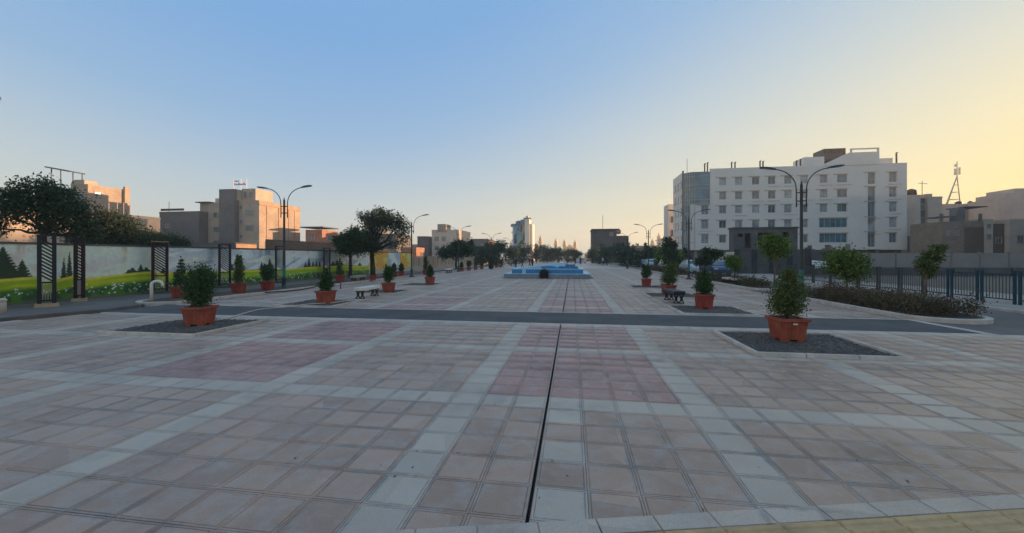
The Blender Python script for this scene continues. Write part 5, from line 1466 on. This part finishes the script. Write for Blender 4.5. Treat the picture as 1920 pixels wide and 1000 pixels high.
t = building('brick_apartment', 'low dark grey brick building left of the beige block', -95.2,-84.7,Yb-2,92,11.8,'darkbrick',[(-93,9.0,1.0,0.8)])
addbox(t,'roof_rail','metal_dark',-95.0,-88.8,Yb-1.9,Yb-1.8,12.5,13.0)
q = MB(); q.tube([(-94.9,Yb,11.8),(-94.9,Yb,15)],0.06,5); q.build('antenna', M['metal_dark'], t)
t = building('garden_wall_block', 'dark grey low block in front of the beige apartment', -84.0,-69.5,74.0,79.5,4.6,'conc_dark',(),(),0.2)
addbox(t,'sunlit_end','tan',-69.499,-69.4,74.0,79.5,0,4.5)  # tan sheet puts the sunlight on this end into its colour
# buildings behind the big left tree
t = building('brick_house', 'sunlit orange brick house behind the large left tree', -104,-100,69.4,77.0,16.4,'warmstone',[(-102,14.6,1.2,1.4)],[(71.2,14.8,1.2,1.4)],0.6)
addbox(t,'corner_pier','warmstone',-99.97,-99.5,76.0,77.0,0,17.6)
addbox(t,'roof_room','cream',-103.6,-101.2,69.6,72,17.01,17.9)
t = building('dark_house', 'dark house with flat canopy roof above the large left tree', -110.5,-104.1,69.6,79.0,15.6,'darkbrick',(),[(73,14,1.6,1.6)],0.6)
q = MB(); q.hexa([(-110.2,68.8,20.7),(-103.8,68.8,19.5),(-103.8,71.6,19.5),(-110.2,71.6,20.7)],[(-110.2,68.8,20.95),(-103.8,68.8,19.75),(-103.8,71.6,19.75),(-110.2,71.6,20.95)]); q.build('roof_canopy', M['navy'], t)
q = MB(); q.lathe([(0.4,0),(2.0,0.4),(2.1,1.4),(1.8,2.3),(0.4,2.6)],14,(-106.8,73.5,16.21)); q.build('water_tank', M['cream'], t, True)
for (x_,y_) in ((-109.8,69.7),(-104.2,69.7),(-104.2,71.3),(-109.8,71.3)):
    q = MB(); q.tube([(x_,y_,16.2),(x_,y_,20.7-(x_+110.2)*0.1875)],0.12,6); q.build('canopy_post', M['metal_dark'], t)
t = building('low_house', 'pale low house wall at the left picture edge behind the tree', -47,-37,20,30,4.6,'cream',[(-41,3.2,0.8,1.0)])
t = building('low_house', 'low roofs with antennas between the brick house and dark building', -93.0,-85.5,66.0,72,9.6,'darkbrick',[(-90,8,1.2,1.0)],(),0.4)
for x in (-91.5,-89.5,-88,-86.3):
    q = MB(); q.tube([(x,67,9.6),(x,67,12.6)],0.06,5); q.build('antenna', M['steel'], t)
# small houses right of the beige block
t = building('small_house', 'small house with dark canopy roof right of the beige block', -66.5,-62.0,92,99,8.6,'orange_brick',[(-64.8,6.8,1.6,1.6)],[(95,6.8,1.2,1.4)],0.0)
addbox(t,'canopy','metal_dark',-67.5,-61.2,91.2,98,9.1,9.35)
t = building('small_house', 'bright sunlit white house corner beyond the canopy house', -61.5,-57.0,97,105,6.8,'cream2',(),[(99,5.0,1.0,1.0)])
t = building('small_house', 'grey flat-roofed house left of the forked tree', -58.0,-46.0,100,110,7.4,'darkbrick',[(-55,5.8,1.2,1.2),(-50,5.8,1.2,1.2)])
addbox(t,'roof_room','grey_render',-56.0,-50.5,101,107,7.91,8.9)
t = building('apartment_block', 'dark cube block right of the second left lamp post', -52.2,-48.4,130,138,8.3,'conc_dark',(),())
t = building('apartment_block', 'white and orange sunlit block above the far left trees', -47.8,-38.2,132,148,10.6,'cream2',[(-46,8,1.4,1.4),(-46,4.8,1.4,1.4),(-43.5,8,1.4,1.4)],[(136,8,1.6,1.4),(142,8,1.6,1.4)])
addbox(t,'stair_tower','grey_render',-45.6,-42.6,131.5,137,10.61,13.0)
t = building('orange_house', 'low orange brick house behind the far pale railing', -37.5,-34.0,84,89,3.4,'orange_brick',(),[(87,2.4,0.8,0.8)])
t = building('apartment_block', 'brown brick block with blue-grey front, far left of centre', -34.0,-28.0,132,142,7.4,'darkbrick',[(-32.5,5.5,1.0,1.0),(-30.2,5.5,1.0,1.0)],[(135,5.5,1.2,1.2),(139,5.5,1.2,1.2)])
addbox(t,'flank','orange_brick',-27.999,-27.9,132,142,0,7.3)
pv = thing('pavilion', 'dark blue roofed low pavilion before the brown brick block', 'building', (-25.5,98,0))
q = MB(); q.hexa([(-4.5,-2,2.3),(3.8,-2,2.3),(3.8,4,2.3),(-4.5,4,2.3)],[(-3.6,-0.6,4.0),(2.9,-0.6,4.0),(2.9,2.6,4.0),(-3.6,2.6,4.0)]); q.build('roof', M['navy'], pv)
q = MB(); q.box(-4.2,3.5,-1.6,3.6,0,2.29); q.build('wall', M['cream'], pv)
pw = thing('pale_railing_wall', 'long pale wall with upright bars behind the far left pots', 'wall', (-19.95,48.2,0.045))
q = MB(); q.box(-0.15,0.0,0,62,0,0.55); q.build('base', M['cream'], pw)
q = MB(); q.box(-0.1,-0.05,0,62,1.75,1.85); q.build('top_rail', M['cream'], pw)
q = MB(); q.box(-0.32,-0.28,0,62,0,1.7); q.build('backing', M['cream'], pw)
for k in range(100):
    q = MB(); q.box(-0.11,-0.04,0.3+k*0.62,0.3+k*0.62+0.09,0.551,1.749); q.build('bar', M['cream2'] if k % 3 else M['tan'], pw)

# --- painted tower in the centre
tw = thing('painted_tower', 'slim tower block with colourful mural and sunlit right flank', 'building', (-22.4,150,0))
nu, nv = 44, 110
u, v = np.meshgrid(np.linspace(0,4.7,nu), np.linspace(0,14.0,nv), indexing='ij')
c = np.ones(u.shape+(3,))*np.array((0.10,0.34,0.50))
c = mixa(c, (0.62,0.20,0.10), sstep(fbm(u*0.55,v*0.3,201),0.52,0.58)*sstep(v,3.0,5.0))
c = mixa(c, (0.30,0.46,0.24), sstep(fbm(u*0.6,v*0.35,222),0.57,0.63))
c = mixa(c, (0.03,0.08,0.16), sstep(fbm(u*0.9,v*0.4,243),0.55,0.64))
c = mixa(c, (0.62,0.70,0.74), sstep(u,0.7,0.2))
c = mixa(c, (0.05,0.20,0.24), sstep(v,4.5,3.0)*0.7)
V = np.stack([u.ravel(), np.zeros(u.size)-0.02, v.ravel()],1); idx = np.arange(nu*nv).reshape(nu,nv)
me = fastmesh('painting', V, np.stack([idx[:-1,:-1],idx[1:,:-1],idx[1:,1:],idx[:-1,1:]],-1).reshape(-1,4), M['mural'])
ca = me.color_attributes.new('paint','FLOAT_COLOR','POINT'); rgba = np.ones((nu*nv,4),np.float32); rgba[:,:3] = np.clip(c.reshape(-1,3),0,1); ca.data.foreach_set('color', rgba.ravel())
obj('painting', me, tw)
q = MB(); q.box(0,4.7,0,8,0,14.0); q.build('wall', M['cream2'], tw)
q = MB(); q.box(4.701,6.4,-0.4,7,0,16.2); q.build('white_shaft', M['white'], tw)
q = MB(); q.box(6.401,7.5,1.0,9,0,14.4); q.build('flank', M['white'], tw)
for a in ((4.2,6.9,-0.8,4,16.21,16.5),(-0.4,4.69,-0.5,6,14.01,14.3),(1.6,3.6,1,5,14.31,15.6)):
    q = MB(); q.box(*a); q.build('roof_slab', M['conc'], tw)
for a in ((1.2,2.2,-0.3,0.6,14.31,15.2),(3.2,4.6,-0.3,1.2,14.31,15.9),(5.0,6.0,0.5,2.5,16.51,17.3),(-0.6,0.3,-0.6,0.2,13.2,13.99)):
    q = MB(); q.box(*a); q.build('roof_block', M['f_blue' if a[0] < 4 else 'white'], tw)
for z in (5,8,11):
    q = MB(); q.box(-0.5,-0.001,0.5,3,z,z+0.3); q.build('balcony', M['conc_dark'], tw)
# --- grey block right of centre
t = building('concrete_block', 'dark grey unfinished concrete block right of the fountain', 5.8,12.8,120,130,9.7,'conc_dark',[(11.3,8.4,0.8,0.8)],(),0.0)
addbox(t,'roof_slab','conc_dark',5.6,13.6,119.6,130,9.71,10.0)
addbox(t,'roof_overhang','grey_render',12.81,14.0,120,124,8.6,9.69)
addbox(t,'side_wing','conc_dark',12.82,16.2,120.5,129,0,8.0)
q = MB(); q.tube([(9,122,10),(9,122,14.3)],0.07,5); q.build('antenna', M['metal_dark'], t)
t = building('low_block', 'long low grey building left of the hotel', 21.5,30,128,138,4.6,'conc_dark',[(24,3,1.2,1.0),(27,3,1.2,1.0)],(),0.2)
t = building('low_block', 'pale far block between low building and hotel', 36,42,168,178,9.0,'cream2',[(38,6,1.2,1.2)],(),0.3)
# --- shrine skyline far away
def minaret(label, x, y, h, s=1.0, gold=True):
    t_ = thing('minaret', label, 'minaret', (x,y,0), 0, 'distant minarets')
    q_ = MB(); q_.lathe([(2.0*s,0),(1.9*s,h*0.3),(1.7*s,h*0.66)],14); q_.build('shaft', M['gold' if gold else 'cream'], t_, True)
    q_ = MB(); q_.lathe([(1.7*s,h*0.66),(2.9*s,h*0.685),(2.9*s,h*0.71),(1.5*s,h*0.72)],14); q_.build('balcony', M['gold'], t_)
    q_ = MB(); q_.lathe([(1.5*s,h*0.72),(1.4*s,h*0.82),(2.1*s,h*0.835),(1.2*s,h*0.86),(0.5*s,h*0.92),(0.1*s,h)],14); q_.build('cap', M['gold'], t_, True)
minaret('tall golden minaret just right of the painted tower', -35.6, 450, 27)
minaret('slim far minaret, second right of the painted tower', -18.3, 450, 23)
minaret('slim far minaret left of the golden dome', -8.8, 450, 22, 1.0)
minaret('far minaret right of the golden dome beside the grove', 2.9, 450, 21)
minaret('short far minaret behind the third right lamp', 85.5, 450, 22, 1.1)
minaret('tall pale far minaret between third right lamp and hotel', 92.2, 450, 28, 1.3, False)
def dome(label, x, y, r, z, mt):
    t_ = thing('dome', label, 'dome', (x,y,0))
    q_ = MB(); q_.lathe([(r*0.95,0),(r*0.95,z)],20); q_.build('drum', M['cream'], t_)
    q_ = MB(); q_.lathe([(r*0.95,z),(r*1.05,z+r*0.4),(r*0.9,z+r*0.85),(r*0.5,z+r*1.2),(r*0.12,z+r*1.45),(0.05,z+r*1.75)],20); q_.build('shell', M[mt], t_, True)
dome('golden shrine dome between the far minarets', -2.9, 452, 4.6, 8.5, 'gold')
dome('small grey dome close to the painted tower', -39.8, 445, 2.4, 13.5, 'conc')
t = building('shrine_wall', 'long pale shrine wall at the far end below the minarets', -48,-12,440,449,10.5,'conc',(),(),0.4)
t = building('far_blocks', 'distant low roofs behind the far right trees', 20,80,260,280,8.5,'conc_dark',(),(),0.4)
t = building('far_blocks', 'distant low roofs behind the far left trees', -120,-45,230,250,9.0,'darkbrick',(),(),0.4)

# ------------------------------------------------------------------ cars
def car(label, x, y, rz, col):
    mt = car_mat('car_paint', col)
    t_ = thing('parked_car', label, 'car', (x,y,0), rz, 'cars parked along the right road')
    W = 0.84
    prof = [(-2.1,0.28),(-2.15,0.62),(-2.05,0.86),(-1.55,0.93),(-1.0,1.36),(-0.6,1.44),(0.45,1.44),(0.75,1.36),(1.25,0.97),(1.95,0.82),(2.12,0.62),(2.1,0.28)]
    q_ = MB()
    inset = [0.03 if z < 0.98 else 0.16 for _, z in prof]
    n = len(prof); bq = len(q_.v)
    for s in (-1,1):
        q_.v += [(s*(W-i_), yy, zz) for (yy,zz), i_ in zip(prof, inset)]
    q_.face([i for i in range(n)]); q_.face([n+i for i in reversed(range(n))])
    for i in range(n):
        j = (i+1) % n; q_.face((i, n+i, n+j, j))
    q_.build('body', mt, t_)
    for s in (-1,1):
        q_ = MB(); q_.poly([(s*(W-0.10),-1.25,1.0),(s*(W-0.10),1.05,1.0),(s*(W-0.145),0.6,1.36),(s*(W-0.145),-0.85,1.36)]); 
        o_ = q_.build('side_window', M['glass'], t_); m_ = o_.modifiers.new('t','SOLIDIFY'); m_.thickness = 0.03; m_.offset = 0
    for (ya,za,yb,zb_,nm) in ((0.80,1.335,1.2,1.0,'windscreen'),(-1.05,1.33,-1.45,1.0,'rear_window')):
        q_ = MB(); q_.poly([(-W+0.2,ya,za),(W-0.2,ya,za),(W-0.12,yb,zb_),(-W+0.12,yb,zb_)]); o_ = q_.build(nm, M['glass'], t_)
        m_ = o_.modifiers.new('t','SOLIDIFY'); m_.thickness = 0.04; m_.offset = 0
    for sx in (-1,1):
        for yy in (-1.3,1.32):
            q_ = MB()
            for k in range(2): pass
            q_.tube([(sx*(W-0.2),yy,0.31),(sx*(W+0.01),yy,0.31)],0.31,14); wo_ = q_.build('wheel', M['tyre'], t_)
            q_ = MB(); q_.tube([(sx*(W-0.1),yy,0.31),(sx*(W+0.02),yy,0.31)],0.18,10); q_.build('rim', M['steel'], wo_)
        q_ = MB(); q_.box(sx*0.6-0.16,sx*0.6+0.16,2.03,2.1,0.6,0.76); q_.build('headlight', M['lens'], t_)
        q_ = MB(); q_.box(sx*0.62-0.15,sx*0.62+0.15,-2.17,-2.1,0.62,0.8); q_.build('tail_light', M['red_light'], t_)
car('silver car parked right of the far red pot', 12.6, 56.0, PI, (0.35,0.36,0.38))
car('dark blue car parked behind the irregular young tree', 13.6, 41.0, PI, (0.03,0.05,0.10))
car('white car parked by the low kiosk', 13.4, 48.0, PI, (0.6,0.6,0.6))
car('white car parked at the far end beside the dark grove', 12.4, 66.0, PI, (0.6,0.6,0.6))
car('black car parked at the far end beside the dark grove', 12.5, 72.5, PI, (0.03,0.03,0.03))
car('white van-like car standing at the end of the plaza', 2.2, 112.0, 0.5, (0.6,0.6,0.6))

# ------------------------------------------------------------------ people far down the plaza
def person_mat(name, cloth, trousers, skin=(0.35,0.22,0.16), hair=(0.02,0.016,0.014)):
    m, nt, p = nodes(name)
    sep = N(nt,'ShaderNodeSeparateXYZ'); L(nt, N(nt,'ShaderNodeTexCoord').outputs['Object'], sep.inputs[0])
    mr = N(nt,'ShaderNodeMath', operation='DIVIDE'); mr.inputs[1].default_value = 2.0; L(nt, sep.outputs[2], mr.inputs[0])
    r_ = ramp(nt, mr.outputs[0], [(0.0,(0.02,0.02,0.02)),(0.04,trousers),(0.47,cloth),(0.74,skin),(0.82,hair)])
    nt.nodes[-1]
    for n_ in nt.nodes:
        if n_.type == 'VALTORGB': n_.color_ramp.interpolation = 'CONSTANT'
    L(nt, r_, p.inputs['Base Color']); p.inputs['Roughness'].default_value = 0.85
    return m
def person_mesh(stride, coat):
    J = {'pel':(0,0,0.95),'sp':(0,0.01,1.2),'ch':(0,0.01,1.38),'nk':(0,0.0,1.5),'hd':(0,0.03,1.6),'ht':(0,0.02,1.72)}
    R = {'pel':0.15,'sp':0.14,'ch':0.16,'nk':0.06,'hd':0.09,'ht':0.075}
    Ed = [('pel','sp'),('sp','ch'),('ch','nk'),('nk','hd'),('hd','ht')]
    for s, n in ((-1,'l'),(1,'r')):
        f = stride*s
        J.update({'h'+n:(s*0.09,0,0.88),'k'+n:(s*0.1,f*0.14+0.03,0.48),'a'+n:(s*0.1,f*0.28-0.02,0.08),'t'+n:(s*0.11,f*0.28+0.13,0.04),
                  's'+n:(s*0.19,0,1.42),'e'+n:(s*0.25,-f*0.1,1.13),'w'+n:(s*0.24,-f*0.16+0.08,0.88),'f'+n:(s*0.235,-f*0.17+0.1,0.78)})
        R.update({'h'+n:0.10,'k'+n:0.065,'a'+n:0.045,'t'+n:0.035,'s'+n:0.065,'e'+n:0.045,'w'+n:0.032,'f'+n:0.025})
        Ed += [('pel','h'+n),('h'+n,'k'+n),('k'+n,'a'+n),('a'+n,'t'+n),('ch','s'+n),('s'+n,'e'+n),('e'+n,'w'+n),('w'+n,'f'+n)]
    ks = list(J); me_ = bpy.data.meshes.new('person')
    me_.from_pydata([J[k] for k in ks], [(ks.index(a), ks.index(c_)) for a, c_ in Ed], [])
    tmp = bpy.data.objects.new('tmp', me_); COL.objects.link(tmp)
    tmp.modifiers.new('skin','SKIN'); sub = tmp.modifiers.new('sub','SUBSURF'); sub.levels = 1; sub.render_levels = 1
    sv = me_.skin_vertices[0].data
    for i, k in enumerate(ks):
        r_ = R[k]*(1.0 if not coat or k not in ('pel','hl','hr') else 1.35)
        sv[i].radius = (r_, r_*0.85)
        sv[i].use_root = (k == 'pel')
    dg = bpy.context.evaluated_depsgraph_get()
    out = bpy.data.meshes.new_from_object(tmp.evaluated_get(dg))
    bpy.data.objects.remove(tmp)
    out.polygons.foreach_set('use_smooth', [True]*len(out.polygons))
    return out
PM = [person_mesh(0.9, False), person_mesh(0.2, True)]
cl_ = [person_mat('clothes_dark',(0.025,0.025,0.03),(0.02,0.02,0.025)), person_mat('clothes_blue',(0.05,0.09,0.2),(0.03,0.03,0.04)), person_mat('clothes_pale',(0.4,0.4,0.4),(0.04,0.04,0.05)), person_mat('clothes_red',(0.25,0.04,0.04),(0.02,0.02,0.025))]
pers = [(-11.6,66,0,0,'person in dark clothes standing left of the painted tower foot'),(-10.4,72,1,1,'person in blue standing below the painted tower'),(-9.0,64,1,0,'person in dark coat, first of the group behind the fountain'),
        (-8.2,66,0,0,'person in dark clothes walking, second of the group behind the fountain'),(-7.3,69,0,3,'person in red top behind the fountain'),(-6.4,65,1,0,'person in dark coat, last of the group behind the fountain'),
        (-1.2,92,0,1,'person in blue walking at the far end, left of the two'),(0.6,88,0,0,'person in black walking at the far end, right of the two'),(1.9,95,1,0,'person in dark coat at the far end by the white car'),
        (5.9,80,0,2,'person in pale top near the far dark grove'),(7.0,83,1,0,'person in dark coat near the far dark grove'),(-3.2,99,0,0,'small distant person left of the far walkers')]
for x, y, k, c_, lb in pers:
    me_ = PM[k].copy(); me_.materials.clear(); me_.materials.append(cl_[c_])
    o = obj('person', me_, None, (x,y,0.0), random.uniform(0,6.2)); tag(o, lb, 'person', 'people far down the plaza')

# litter, leaves and small stains as real bits on the paving
r = np.random.default_rng(3)
V = []; n = 90
for i in range(n):
    y = r.uniform(2.6,9.8); x = r.uniform(-0.9*y,1.15*y); s = r.uniform(0.006,0.014); a = r.uniform(0,PI)
    for (dx,dy,dz) in ((-1,-.5,0.002),(1,-.4,0.006),(0.8,.6,0.003),(-.9,.5,0.008)):
        V.append((x+s*(dx*math.cos(a)-dy*math.sin(a)), y+s*(dx*math.sin(a)+dy*math.cos(a)), dz))
lit = stuff(obj('dry_leaf_litter', fastmesh('dry_leaf_litter', np.array(V), np.arange(n*4).reshape(-1,4), M['leaf_brown'])))
lit['label'] = 'scattered dark dry leaf bits on the paving'; lit['category'] = 'litter'
sel_dup = [l_ for l_ in set(LABELS) if LABELS.count(l_) > 1]
if sel_dup: print('DUPLICATE LABELS', sel_dup)

# ------------------------------------------------------------------ evening haze
hz = MB(); hz.box(-420, 420, -60, 620, -1.2, 34)
hm = bpy.data.materials.new('evening_haze'); hm.use_nodes = True
hn = hm.node_tree; hn.nodes.clear()
pv_ = hn.nodes.new('ShaderNodeVolumePrincipled')
pv_.inputs['Color'].default_value = (1.0, 0.91, 0.79, 1)
pv_.inputs['Density'].default_value = 0.0010
pv_.inputs['Anisotropy'].default_value = 0.3
mo_ = hn.nodes.new('ShaderNodeOutputMaterial')
hn.links.new(pv_.outputs[0], mo_.inputs['Volume'])
stuff(hz.build('haze', hm))
